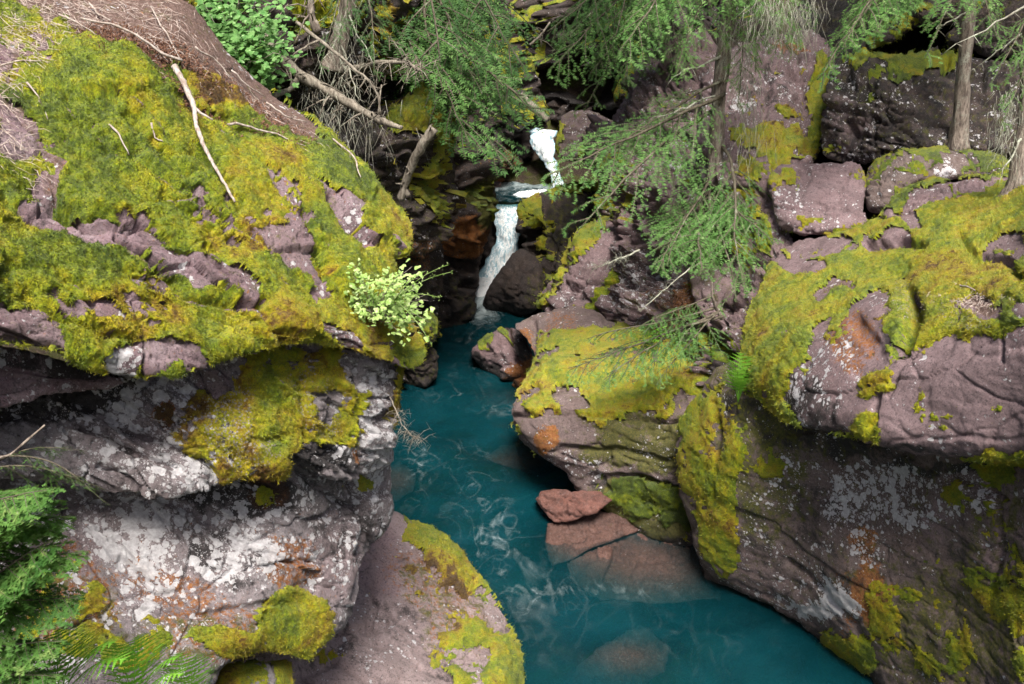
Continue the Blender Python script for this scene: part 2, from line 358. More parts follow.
    ROCKS[key] = dict(X0=xs[0], Y0=ys[0], res=res, P=P, N=N2, t=t, o=o)
    if moss is not None:
        ms = paint(X, Y, moss, jx, jy)+up*(np.clip(N2[..., 2], -.3, 1)-.45)+mnoise*fbm(Q/.36, seed+31, 4, .5); mf = ms+.42*fbm(Q/.07, seed+33, 4, .7)+.15*fbm(Q/.025, seed+35, 2)-.25*sst(0, .03, np.abs(d-np.roll(d, 2, 0)))
        cush = .35+.30*fbm(Q/.16, seed+41, 2)+.22*fbm(Q/.05, seed+43, 2)+.16*fbm(Q/.02, seed+45, 2)
        hgt = np.where(mf > 0, mt*.75*sst(-.25, .7, ms)*(.25+cush)*sst(-.05, .22, mf)+.002, np.clip(mf*.12, -.03, 0))
        def blur(A, k):
            for _ in range(k):
                for ax in (0, 1): A = (A*2+np.roll(A, 1, ax)+np.roll(A, -1, ax))/4
            return A
        Nb = blur(N2, 8); Nb /= np.linalg.norm(Nb, axis=-1, keepdims=True); kb = (sst(.0, .45, ms)*.8)[..., None]
        off = ((blur(P, 10)-P)*Nb).sum(-1)[..., None]; pm = P+Nb*(np.clip(off, -.01, .028)*kb+hgt[..., None])
        keep = valid & (mf > -.12); kq = keep[:-1, :-1] & keep[1:, :-1] & keep[1:, 1:] & keep[:-1, 1:] & ((mf[:-1, :-1] > 0) | (mf[1:, 1:] > 0) | (mf[1:, :-1] > 0) | (mf[:-1, 1:] > 0))
        if kq.sum() > 20:
            used = np.zeros(X.shape, bool); used[:-1, :-1] |= kq; used[1:, :-1] |= kq; used[1:, 1:] |= kq; used[:-1, 1:] |= kq
            im = np.full(X.shape, -1, np.int64); im[used] = np.arange(used.sum())
            qm = np.stack([im[:-1, :-1], im[1:, :-1], im[1:, 1:], im[:-1, 1:]], -1)[kq]
            Vm = pm[used]-base; pam = np.stack([paint(X, Y, hue, jx, jy), paint(X, Y, bright, jx, jy), paint(X, Y, crust, jx, jy)], -1)[used]
            Nm = normals(pm)[used]
            if tuft:
                rg = np.random.default_rng(seed); hg = hgt[used]; cand = np.where(hg > .006)[0]
                wt = t[used][cand]; pk = rg.choice(cand, size=int(len(cand)*tuft*1.8))
                pos = Vm[pk]+rg.normal(0, 1, (len(pk), 3))*(res/F*t[used][pk]*.6)[:, None]*np.array([1, 1, .6])
                dr = Nm[pk]+rg.normal(0, .55, (len(pk), 3)); dr /= np.linalg.norm(dr, axis=1, keepdims=True)
                ln = tlen*1.25*rg.uniform(.5, 1.4, len(pk))[:, None]; sd = np.cross(dr, rg.normal(0, 1, (len(pk), 3))); sd /= np.linalg.norm(sd, axis=1, keepdims=True)+1e-9
                wv = ln*.15; tv = np.concatenate([pos-sd*wv-dr*ln*.3, pos+sd*wv-dr*ln*.3, pos+dr*ln]); m0 = len(Vm); nk = len(pk)
                ft = np.stack([m0+np.arange(nk), m0+nk+np.arange(nk), m0+2*nk+np.arange(nk)], 1)
                Vm = np.concatenate([Vm, tv]); pam = np.concatenate([pam, pam[pk], pam[pk], pam[pk]])
            else: ft = None
            mm = new_mesh(mossname, Vm, qm, ft, {'paint_a': pam})
            link(mossname, mm, M['moss'], o)
    return o
def surf(key, px, py):
    r = ROCKS[key]; i = int(round((py-r['Y0'])/r['res'])); j = int(round((px-r['X0'])/r['res']))
    i = min(max(i, 0), r['P'].shape[0]-1); j = min(max(j, 0), r['P'].shape[1]-1)
    return Vector(r['P'][i, j]), Vector(r['N'][i, j])

# ------------------------------------------------------------------ the setting: ground, stream
def chan(y): return np.interp(y, [-40, 4, 7.5, 9.5, 12, 17, 20, 22, 24, 40], [6, 3.0, 1.5, .3, -.5, -.8, -.5, .2, .6, 1])
gx = np.concatenate([np.linspace(-70, -9, 30), np.linspace(-8.7, 12, 120), np.linspace(12.5, 70, 30)]); gyv = np.concatenate([np.linspace(-50, 1, 24), np.linspace(1.4, 34, 170), np.linspace(36, 150, 40)])
GX, GY = np.meshgrid(gx, gyv); dd = np.abs(GX-chan(GY))
G3 = np.stack([GX, GY, GX*0], -1)
dd = np.where((GY < 8) & (GX < 0), np.clip(dd-3.0, 0, None), dd)
gz = -1.6+sst(1.6, 4.6, dd)*np.interp(GY, [0, 8, 14, 20, 26], [1.6, 2.6, 5.0, 6.0, 8.0])+np.clip(dd-4.6, 0, 40)*.55  # outer slopes rise into unseen hills, added to block low sky light
gz = np.where(GY > 21.0, np.maximum(gz, np.interp(GY, [21, 21.8, 23.5, 26.5, 28, 34, 60], [0, .6, 2.0, 2.4, 7.5, 10, 22])), gz)
gz += .35*fbm(G3/1.7, 3, 5)*sst(1.2, 3, dd)+.12*fbm(G3/.4, 4, 4)
Vg = np.stack([GX, GY, gz], -1).reshape(-1, 3); ny, nx = GX.shape; ii = np.arange(ny*nx).reshape(ny, nx)
qg = np.stack([ii[:-1, :-1], ii[:-1, 1:], ii[1:, 1:], ii[1:, :-1]], -1).reshape(-1, 4)
t = NT('forest_floor'); n1 = t.noise(2.2, 6, .7); n2 = t.noise(25, 6, .75)
col = t.mix(t.rng(n1, .45, .6), (.055, .040, .032), (.07, .085, .018)); col = t.mix(t.rng(n2, .5, .7), col, (.15, .115, .09))
M['ground'] = t.done(t.bsdf(col, .95, t.bump(n2, .08), .1))
tag(link('ground', new_mesh('ground', Vg, qg), M['ground']), kind='structure')

def water_mat(name, deep, streak):
    t = NT(name); A = t.attr('foam')
    # stretched noise: flow lines
    fl = t.noise(1.0, 4, .55, vec=t.scale(t.co, (4.2, 2.4, 1), (0, 0, rad(18))), dist=1.3); f2 = t.noise(1.0, 3, .5, vec=t.scale(t.co, (11, 8, 1), (0, 0, rad(-25))), dist=1.2)
    rip = t.ma('MULTIPLY', fl, 1.1)
    fo = t.ma('ADD', A[0], t.ma('ADD', t.rng(fl, .3, .7, -.28, .28), t.rng(f2, .3, .7, -.05, .05)))
    rd = t.ma('SUBTRACT', 1.0, t.ma('ABSOLUTE', t.ma('MULTIPLY_ADD', t.noise(1.0, 1, .4, vec=t.scale(t.co, (2.2, 1.3, 1), (0, 0, rad(22))), dist=1.0), 2.0, -1.0)))
    r2 = t.ma('SUBTRACT', 1.0, t.ma('ABSOLUTE', t.ma('MULTIPLY_ADD', t.noise(1.0, 1.5, .4, vec=t.scale(t.co, (4.5, 2.8, 1), (0, 0, rad(-14))), dist=1.2), 2.0, -1.0)))
    ln_ = t.ma('MULTIPLY', t.ma('ADD', t.rng(rd, .93, 1.0), t.rng(r2, .95, 1.0, 0, .6)), t.rng(A[0], .04, .5, .0, .20))
    fm = t.ma('MINIMUM', t.ma('ADD', t.rng(fo, .48, 1.5), t.ma('MULTIPLY', ln_, t.rng(fl, .40, .62, .15, 1))), 1.0)
    nrm = t.bump(t.ma('ADD', t.ma('MULTIPLY', rip, .6), t.ma('MULTIPLY', t.noise(28, 3, .6, vec=t.scale(t.co, (1, .6, 1))), .25)), .06, .32)
    big = t.noise(.7, 4, .6, dist=.8)
    body = t.mix(t.rng(big, .35, .65), deep, tuple(min(1, c*1.7) for c in deep))
    col = t.mix(t.ma('MULTIPLY', fm, streak), body, (.72, .80, .82))
    d = t.bsdf(col, t.rng(fm, 0, 1, .06, .6), nrm, .5)
    tr = t.n('ShaderNodeBsdfTransparent'); t.set(tr.inputs[0], t.mix(A[1], (.30, .62, .62), (.93, .92, .90)))
    m = t.n('ShaderNodeMixShader'); t.set(m.inputs[0], t.ma('MULTIPLY', t.rng(fm, 0, 1, 1, 0), t.ma('ADD', .40, t.ma('MULTIPLY', A[1], .44)))); t.t.links.new(d, m.inputs[1]); t.t.links.new(tr.outputs[0], m.inputs[2])
    return t.done(m.outputs[0])
M['water'] = water_mat('turquoise_glacial_water', (.002, .032, .042), .6)
xw = np.arange(-4.5, 9, .035); yw = np.concatenate([np.arange(2.5, 14, .035), np.arange(14, 21.6, .05)]); XW, YW = np.meshgrid(xw, yw)
W3 = np.stack([XW, YW, XW*0], -1)
zw = .022*fbm(W3*[2.4, 1.4, 1], 7, 3, .45)+.004*fbm(W3*[9, 6, 1], 8, 2)
def fblob(px, py, rx, ry, v):
    c = WZ(px, py, 0); return v*np.exp(-((XW-c.x)/rx)**2-((YW-c.y)/ry)**2)
foam = .02+fblob(486, 290, .5, 1.4, .95)+fblob(486, 305, .35, 1.5, .6)+fblob(470, 335, .8, 1.8, .33)+fblob(520, 360, .5, .5, .1)+fblob(500, 410, .35, .25, .42)+fblob(450, 395, .8, .35, .3) \
    +fblob(470, 490, .5, .8, .38)+fblob(500, 540, .45, .7, .42)+fblob(540, 590, .6, .6, .22)+fblob(520, 600, .4, .8, .18)+fblob(610, 590, .9, .15, .35)+fblob(415, 470, .2, .8, .45)+fblob(455, 450, .7, .3, .22)+fblob(640, 650, 1.2, .5, .12)+fblob(790, 615, .15, .1, .4)
foam += .06*fbm(W3/.8, 9, 3)
clr = fblob(650, 560, .95, .75, 1)+fblob(575, 535, .5, .5, .8)+fblob(628, 655, .55, .3, .8)+fblob(515, 458, .5, .4, .7)+fblob(395, 480, .3, .5, .7)
zw = zw+.06*np.clip(foam-.5, 0, 1)*fbm(W3*8, 10, 3)
ny, nx = XW.shape; ii = np.arange(ny*nx).reshape(ny, nx); qg = np.stack([ii[:-1, :-1], ii[:-1, 1:], ii[1:, 1:], ii[1:, :-1]], -1).reshape(-1, 4)
tag(link('water', new_mesh('water', np.stack([XW, YW, zw], -1).reshape(-1, 3), qg, None, {'foam': np.stack([foam, np.clip(clr, 0, 1), foam*0], -1).reshape(-1, 3)}), M['water']), kind='structure')
# upper pool
xp = np.arange(-1.6, 2.6, .06); yp = np.arange(20.9, 23.3, .06); XP, YP = np.meshgrid(xp, yp); U3 = np.stack([XP, YP, XP*0], -1)
ny, nx = XP.shape; ii = np.arange(ny*nx).reshape(ny, nx); qg = np.stack([ii[:-1, :-1], ii[:-1, 1:], ii[1:, 1:], ii[1:, :-1]], -1).reshape(-1, 4)
pf = np.full(XP.shape, .62)+.35*sst(22.0, 22.6, YP)
tag(link('pool_water', new_mesh('pool_water', np.stack([XP, YP, 1.60+.03*fbm(U3*4, 3, 3)], -1).reshape(-1, 3), qg, None, {'foam': np.stack([pf, pf*0, pf*0], -1).reshape(-1, 3)}), M['water']), kind='structure')

# ------------------------------------------------------------------ waterfalls: a curved curtain with real relief
t = NT('white_falling_water'); A = t.attr('foam')
s1 = t.noise(1.0, 5, .7, vec=t.scale(t.co, (22, 22, 1.3)), dist=.3); s2 = t.noise(1, 4, .6, vec=t.scale(t.co, (60, 60, 3)))
fm = t.rng(t.ma('ADD', A[0], t.ma('ADD', t.rng(s1, .3, .7, -.85, .55), t.rng(s2, .3, .7, -.25, .25))), .15, .7)
col = t.mix(fm, (.30, .50, .60), (.95, .97, .99))
M['fall'] = t.done(t.bsdf(col, .45, t.bump(s1, .03), .4))
def waterfall(left, right, fval, label, seed):
    n = 60; mcol = 26; L = np.array([p for p in left], float); Rr = np.array([p for p in right], float)
    def pos(A, u):
        k = np.linspace(0, 1, len(A)); return np.stack([np.interp(u, k, A[:, i]) for i in range(3)], -1)
    u = np.linspace(0, 1, n); 
    jl = 4.2*fbm(np.stack([u*9, u*0+seed, u*0], -1), seed, 3); jr = 4.2*fbm(np.stack([u*9, u*0+seed+5, u*0], -1), seed+1, 3)
    a = np.array([list(WZ_(p[0]+j, p[1], p[2])) for p, j in zip(pos(L, u), jl)]); b = np.array([list(WZ_(p[0]+j, p[1], p[2])) for p, j in zip(pos(Rr, u), jr)])
    v = np.linspace(0, 1, mcol)[None, :, None]; G = a[:, None]*(1-v)+b[:, None]*v
    G[..., 1] -= .10*np.sin(np.pi*v[..., 0])+.06*fbm(G*[11, 11, 1.2], seed, 3)
    Bk = G.copy(); Bk[..., 1] += .14
    ii = np.arange(n*mcol).reshape(n, mcol); q1 = np.stack([ii[:-1, :-1], ii[1:, :-1], ii[1:, 1:], ii[:-1, 1:]], -1).reshape(-1, 4)
    q2 = q1[:, ::-1]+n*mcol; V = np.concatenate([G.reshape(-1, 3), Bk.reshape(-1, 3)])
    side = []
    for col_, rv in ((0, 0), (mcol-1, 1)):
        for i in range(n-1):
            s_ = [ii[i, col_], ii[i+1, col_], ii[i+1, col_]+n*mcol, ii[i, col_]+n*mcol]; side.append(s_[::-1] if not rv else s_)
    base = V.mean(0); base[2] = V[:, 2].min()
    fo = np.concatenate([np.broadcast_to(fval-.55*np.abs(2*v[..., 0]-1)**3, (n, mcol)).reshape(-1)]*2)
    o = link('waterfall', new_mesh('waterfall', V-base, np.concatenate([q1, q2, side]), None, {'foam': np.stack([fo]*3, -1)}), M['fall'], None, base)
    return tag(o, label, 'waterfall')
def WZ_(px, py, Yd): return W(px, py, Yd)
waterfall([(529, 134, 23.3), (535, 128, 23.3), (531, 142, 23.0), (537, 158, 22.8), (548, 170, 22.7), (550, 192, 22.5)], [(556, 134, 23.3), (557, 131, 23.3), (557, 145, 23.0), (555, 158, 22.8), (562, 172, 22.7), (566, 192, 22.5)], .85, 'short bright white upper waterfall pouring out of the dark cleft', 3)
waterfall([(491, 205, 21.1), (492, 210, 21.0), (495, 225, 20.7), (495, 245, 20.5), (488, 265, 20.3), (474, 284, 20.1)], [(525, 205, 21.1), (524, 210, 21.0), (521, 228, 20.7), (519, 246, 20.5), (510, 268, 20.3), (500, 288, 20.1)], .70, 'lower waterfall streaming down between dark rock walls into the channel', 5)
# foam at the foot of the lower fall
def foam_heap(c, rx, ry, h, label, seed):
    n, m = 18, 36; V = []
    for i in range(n):
        for j in range(m):
            r = i/(n-1); a = 2*math.pi*j/m; V.append((rx*r*math.cos(a), ry*r*math.sin(a), h*(1-r*r)-.03))
    V = np.array(V); V[:, 2] += .05*fbm((V+seed)*9, seed, 4)
    q = [(i*m+j, i*m+(j+1) % m, (i+1)*m+(j+1) % m, (i+1)*m+j) for i in range(n-1) for j in range(m)]
    me = new_mesh('foam', V, np.array(q)[:, ::-1], None, {'foam': np.full((len(V), 3), 1.1)})
    tag(link('foam', me, M['fall'], None, c), label, 'foam', None, 'stuff')
foam_heap(WZ(486, 286, .02), .42, .75, .18, 'white foam boiling at the foot of the lower waterfall', 2)
foam_heap(WZ(541, 194, 1.62), .62, .42, .10, 'white foam below the upper waterfall', 3)
# ------------------------------------------------------------------ rocks: left bank
SL = (.57, .28, .77)
cliff = empty('rock_cliff', W(150, 684, 4.6), 'big near cliff with a bright mossy top and white lichened face beside the stream', 'cliff')
rock('U', 'upper_ledge', [(-150, -190), (120, -190), (175, -40), (196, 8), (218, 42), (243, 68), (270, 92), (298, 110), (326, 133), (350, 158), (366, 174), (386, 200), (403, 215), (412, 236), (409, 252), (392, 262), (400, 290), (413, 318), (426, 348), (425, 366), (408, 369), (385, 362), (364, 352), (340, 345), (290, 341), (257, 349), (200, 367), (160, 374), (126, 376), (88, 368), (58, 352), (0, 342), (-150, 330)],
     [(-150, -150, 6.6), (0, 0, 6.2), (190, 0, 6.9), (-150, 330, 3.1), (0, 340, 3.9), (60, 352, 4.15), (126, 374, 4.35), (200, 367, 4.6), (257, 349, 4.9), (290, 341, 5.0), (364, 352, 5.45), (425, 360, 5.95), (410, 250, 6.5), (350, 160, 6.9), (270, 95, 7.1), (0, 180, 4.8), (100, 100, 5.5), (120, 240, 4.75), (200, 280, 4.95), (200, 180, 5.5), (300, 220, 5.9), (340, 300, 5.6), (240, 150, 6.2), (0, 270, 4.2), (100, 320, 4.4), (390, 330, 5.8)],
     M['left'], res=1.7, R=.16, thick=1.6, lump=.04, lsc=.9, strata=(SL, .24, .045), blocks=(SL, .6, .05), rough=.008, rsc=.15, oj=2,
     grooves=[([(118, 232), (150, 250), (185, 285), (192, 293)], 4, .16), ([(20, 295), (70, 325), (130, 345)], 4, .05), ([(55, 285), (90, 310)], 2.5, .05), ([(190, 292), (240, 302), (262, 310)], 3, .09), ([(165, 185), (215, 225), (240, 250)], 3, .07),
              ([(130, 110), (180, 160), (225, 190)], 4, .07), ([(20, 190), (60, 200), (120, 215)], 6, .09), ([(0, 205), (40, 225)], 6, .06), ([(296, 215), (330, 260), (345, 290)], 3, .06), ([(330, 200), (370, 250)], 3, .05), ([(205, 255), (235, 290)], 2.5, .06), ([(262, 305), (280, 345)], 5, .10), ([(60, 90), (110, 140), (140, 150)], 4, .05), ([(225, 115), (262, 160)], 3, .06)],
     seed=3, moss=(.85, [(110, 6, 170, 36, 20, -.8), (235, 76, 120, 15, 40, -.75), (20, 60, 40, 40, 0, -.05), (100, 135, 70, 30, 20, .8), (0, 110, 22, 12, 0, -.9), (22, 132, 24, 20, 0, -1.1), (50, 165, 14, 30, 0, -.6), (80, 225, 60, 18, 10, -.5), (95, 110, 60, 50, 30, .5), (200, 140, 60, 55, 30, .6), (165, 215, 60, 22, 25, .5), (138, 225, 20, 12, 30, -.9), (180, 256, 46, 9, 40, -.9), (225, 276, 44, 8, 40, -.7), (75, 308, 40, 7, 20, -.8), (15, 325, 50, 16, 10, -.9), (160, 355, 40, 10, -5, -.7), (60, 275, 60, 24, 15, .6), (160, 305, 60, 30, 20, .4), (255, 205, 50, 50, 30, .7), (300, 180, 40, 50, 40, .5), (290, 250, 26, 12, 40, -.8), (310, 262, 40, 12, 50, -.5), (362, 225, 40, 17, 50, -.9), (325, 290, 18, 10, 30, -.6), (355, 172, 60, 12, 47, .9), (330, 190, 30, 6, 45, -.3), (385, 225, 30, 24, 60, .7), (375, 330, 60, 40, 20, .9), (340, 335, 24, 10, 20, -.6), (240, 330, 60, 18, -5, .6), (195, 365, 14, 8, 0, -.6), (120, 365, 14, 10, 0, -.8)]),
     mt=.07, up=.30, mnoise=.75, hue=(.30, [(60, 60, 80, 50, 0, .35), (100, 110, 60, 50, 0, .22), (10, 100, 22, 16, 0, .1), (60, 265, 70, 25, 0, .16), (255, 200, 50, 60, 30, .58), (150, 310, 70, 40, 0, .55), (240, 330, 70, 30, 0, .6), (380, 225, 40, 40, 0, .45), (370, 335, 70, 40, 0, .55), (215, 90, 35, 14, 30, .95), (260, 235, 20, 20, 0, .8), (320, 265, 22, 8, 0, .85), (30, 210, 50, 20, 0, .35), (120, 370, 40, 10, 0, .6)]), tuft=.9, tlen=.013,
     white=(.22, [(120, 365, 14, 14, 0, .75), (250, 320, 16, 14, 0, .6), (140, 282, 12, 8, 0, .6), (345, 335, 20, 10, 0, .6), (365, 225, 20, 20, 0, .4), (280, 330, 12, 20, 60, .6)]), green=.28, dark=(.15, [(180, 260, 30, 20, 30, .3), (60, 360, 90, 10, 10, .7)]), rust=(.18, [(90, 160, 30, 20, 0, .4)]),  # long dark blob at the lip: recess shade painted into the rock
     pink=(.25, [(290, 250, 30, 14, 40, 1), (20, 320, 60, 20, 0, .6), (160, 275, 25, 12, 30, .8)]), litter=(.0, [(110, 6, 170, 46, 20, .95), (230, 76, 120, 22, 40, .95), (30, 80, 50, 50, 0, .45), (55, 160, 16, 30, 0, .5)]), parent=cliff)
rock('U2', 'thin_shelf', [(-150, 338), (0, 345), (50, 355), (100, 372), (130, 378), (125, 386), (90, 391), (45, 399), (0, 408), (-150, 425)],
     [(-150, 340, 3.3), (0, 350, 4.15), (130, 380, 4.6), (0, 405, 4.0), (-150, 420, 3.2), (80, 390, 4.45)], M['left'], res=1.7, R=.08, thick=1.2, lump=.05, strata=(SL, .12, .04), rough=.02, seed=5,
     moss=-.6, mt=.03, white=.45, dark=(.35, [(60, 362, 80, 12, 10, .8)]), parent=cliff)  # dark blob paints the shadow beneath the upper ledge onto this shelf
rock('M', 'middle_ledge', [(-150, 380), (0, 375), (120, 355), (250, 330), (380, 345), (404, 372), (396, 392), (393, 440), (392, 462), (372, 476), (345, 482), (311, 472), (298, 464), (284, 482), (268, 472), (215, 477), (164, 492), (100, 490), (50, 482), (0, 478), (-150, 470)],
     [(-150, 380, 3.7), (0, 400, 4.5), (110, 385, 4.85), (250, 350, 5.2), (340, 350, 5.6), (400, 370, 6.0), (392, 460, 6.0), (360, 400, 5.65), (330, 480, 5.35), (284, 480, 5.05), (215, 477, 4.85), (164, 490, 4.65), (100, 488, 4.55), (0, 478, 4.2), (-150, 470, 3.6), (100, 430, 4.75), (250, 420, 5.05)],
     M['wall'], res=1.7, R=.14, thick=1.5, lump=.08, lsc=.5, strata=(SL, .16, .04), blocks=(SL, .35, .04), rough=.02, oj=3,
     grooves=[([(85, 430), (140, 455), (175, 470)], 3, .07), ([(120, 430), (160, 440), (210, 465)], 3, .07), ([(100, 465), (140, 485)], 3, .05), ([(359, 360), (360, 400), (362, 480)], 2.5, .07), ([(305, 380), (310, 440)], 4, .06)],
     seed=7, moss=(-.9, [(255, 430, 75, 60, 10, .55), (310, 395, 55, 55, 10, .75), (285, 365, 40, 25, 0, .6), (340, 430, 28, 35, 0, .5), (200, 430, 24, 30, 0, .4), (215, 385, 14, 12, 0, -.9), (322, 460, 30, 14, 0, -.7), (398, 385, 8, 40, 0, .4), (395, 440, 7, 50, 0, .2), (335, 405, 18, 16, 0, .0), (165, 412, 12, 16, 0, .5)]), mt=.06, up=.1, mnoise=.5,
     hue=(.60, [(165, 412, 18, 20, 0, 1.0), (215, 425, 40, 40, 0, .72), (330, 400, 30, 40, 0, .62), (300, 370, 40, 40, 0, .45)]), crust=(.0, [(228, 420, 26, 40, 20, .75), (330, 410, 22, 30, 0, .6), (305, 380, 10, 40, 0, .6), (250, 455, 30, 14, 0, .6)]), tuft=.8, tlen=.013,
     white=(.42, [(150, 405, 70, 40, 10, .66), (185, 460, 40, 24, 0, .75), (110, 455, 50, 18, 20, .7), (378, 430, 16, 60, 0, .85), (30, 430, 60, 30, 0, .5), (345, 370, 20, 24, 0, .6)]), dark=(.30, [(40, 400, 100, 22, -5, .75), (110, 440, 30, 20, 0, .5), (205, 450, 20, 25, 20, .6), (322, 460, 30, 16, 0, .75)]), rust=(.0, [(165, 412, 14, 18, 0, .6), (358, 455, 8, 14, 0, .8)]), pink=(.1, [(215, 385, 14, 16, 0, 1)]), parent=cliff)
rock('LW', 'lower_wall', [(-150, 440), (0, 440), (120, 450), (250, 440), (370, 400), (384, 416), (392, 450), (393, 490), (393, 512), (387, 533), (365, 548), (358, 575), (353, 605), (338, 634), (318, 652), (298, 658), (268, 650), (238, 655), (222, 668), (210, 690), (190, 800), (-150, 800)],
     [(-150, 440, 3.9), (0, 450, 4.8), (100, 480, 5.0), (200, 480, 5.2), (300, 460, 5.5), (375, 430, 6.2), (392, 500, 6.35), (365, 546, 6.1), (352, 600, 5.7), (298, 656, 5.1), (230, 655, 4.7), (200, 800, 3.9), (-150, 800, 3.2), (0, 600, 4.2), (100, 600, 4.5), (200, 560, 4.95), (300, 560, 5.35), (354, 500, 5.9), (362, 500, 6.1), (250, 620, 4.9)],
     M['wall'], res=1.8, R=.16, thick=1.6, lump=.06, lsc=.7, strata=(SL, .3, .022), blocks=(SL, .5, .03), rough=.018, oj=3.5,
     grooves=[([(357, 470), (358, 530), (352, 600)], 3, .14), ([(300, 470), (335, 500), (356, 508)], 3, .05), ([(120, 560), (200, 615), (300, 600)], 4, .04)],
     seed=11, moss=(-1.1, [(60, 610, 60, 50, 0, -.05), (295, 620, 40, 40, -40, .7), (230, 640, 50, 16, 10, .3), (140, 640, 40, 30, 0, -.05), (30, 570, 60, 40, 0, -.1), (285, 650, 30, 10, 0, .6), (345, 470, 12, 25, 0, .15), (367, 480, 8, 12, 0, .25), (265, 495, 12, 10, 0, .2)]), mt=.05, up=.25, mnoise=.5, hue=(.5, [(60, 600, 80, 60, 0, .6)]), tuft=.7, tlen=.013,
     white=(.44, [(130, 520, 55, 55, 20, .92), (160, 560, 30, 35, 60, .85), (235, 545, 45, 40, 10, .85), (200, 530, 24, 30, 0, .7), (160, 610, 60, 26, 30, .6), (60, 500, 60, 40, 0, .62), (325, 530, 60, 50, 0, .55), (370, 450, 20, 50, 0, .8), (250, 600, 40, 25, 0, .4), (30, 610, 60, 40, 0, .3)]),
     dark=(.22, [(230, 500, 90, 18, -5, .85), (215, 540, 24, 44, 0, .55), (330, 520, 50, 40, 10, .45), (230, 570, 40, 20, 0, .5), (150, 520, 40, 30, 0, .1), (40, 520, 60, 50, 0, .4), (378, 525, 20, 12, 0, .6)]), rust=(.18, [(265, 492, 20, 14, 0, .8), (170, 585, 60, 20, 20, .45), (60, 600, 60, 50, 0, .45), (285, 560, 30, 30, 0, .5), (210, 630, 60, 30, 0, .45)]), green=(.05, [(60, 620, 70, 50, 0, .5), (200, 640, 80, 30, 0, .5)]), pink=(.15, [(70, 555, 30, 20, 0, .8), (330, 560, 30, 40, 0, .5)]), parent=cliff)
rock('foot', 'bank_rock', [(190, 668), (230, 640), (300, 600), (330, 560), (345, 520), (385, 512), (402, 516), (425, 530), (448, 545), (471, 568), (492, 594), (505, 612), (517, 636), (523, 662), (520, 700), (525, 830), (180, 830), (170, 700)],
     [(340, 540, 8.0), (400, 516, Z(400, 516, 1.0)), (448, 545, Z(448, 545, .75)), (505, 612, Z(505, 612, .35)), (523, 660, Z(523, 660, .0)), (520, 800, 6.1), (440, 620, 7.55), (400, 684, 6.6), (300, 700, 6.1), (180, 830, 5.2), (190, 668, 6.0), (250, 680, 6.1), (380, 580, 7.8), (480, 650, 7.35), (495, 684, 6.9)],
     M['foot'], res=1.9, R=.22, thick=1.4, lump=.08, lsc=.9, strata=((.2, .1, 1), .4, .03), blocks=((.2, .1, 1), .9, .04), rough=.022, oj=3,
     grooves=[([(375, 600), (440, 650), (470, 690)], 3, .04), ([(330, 650), (370, 684)], 3, .06)], seed=13,
     moss=(-.7, [(450, 560, 60, 22, 35, .6), (500, 620, 24, 50, -25, .7), (470, 640, 45, 40, 60, .15), (505, 670, 20, 30, 0, .7), (420, 580, 40, 18, 30, .0), (335, 655, 20, 10, 0, .2)]), mt=.10, up=.2, mnoise=.7, hue=(.5, [(440, 600, 50, 30, 30, .85), (495, 640, 30, 60, 0, .33)]), tuft=.8, tlen=.016,
     white=(.30, [(380, 640, 40, 30, 30, .45)]), dark=(.22, [(345, 560, 10, 70, 5, .7), (520, 660, 6, 50, 0, .8), (400, 620, 30, 14, 50, .45), (350, 640, 30, 10, 40, .45), (440, 660, 20, 30, 0, .4)]), rust=(.12, [(440, 600, 70, 30, 40, .36)]), pink=(.45, [(375, 560, 30, 40, 0, 1)]), green=(.05, [(450, 610, 60, 40, 40, .45)]), litter=(0, [(440, 585, 50, 14, 40, .45)]),
     label='pinkish slab with a yellow moss rim sloping into the stream below the near cliff', cat='rock')
rock('chock', 'small_boulder', [(217, 672), (232, 664), (262, 663), (290, 660), (293, 676), (290, 730), (215, 730)], [(217, 672, 5.0), (290, 662, 5.3), (290, 730, 5.0), (220, 730, 4.7)], M['wall'], R=.12, thick=.5, lump=.04, seed=15, moss=.15, mt=.04, hue=.55, tuft=.6,
     label='small yellow mossed stone wedged under the near cliff at its bottom edge', cat='rock')

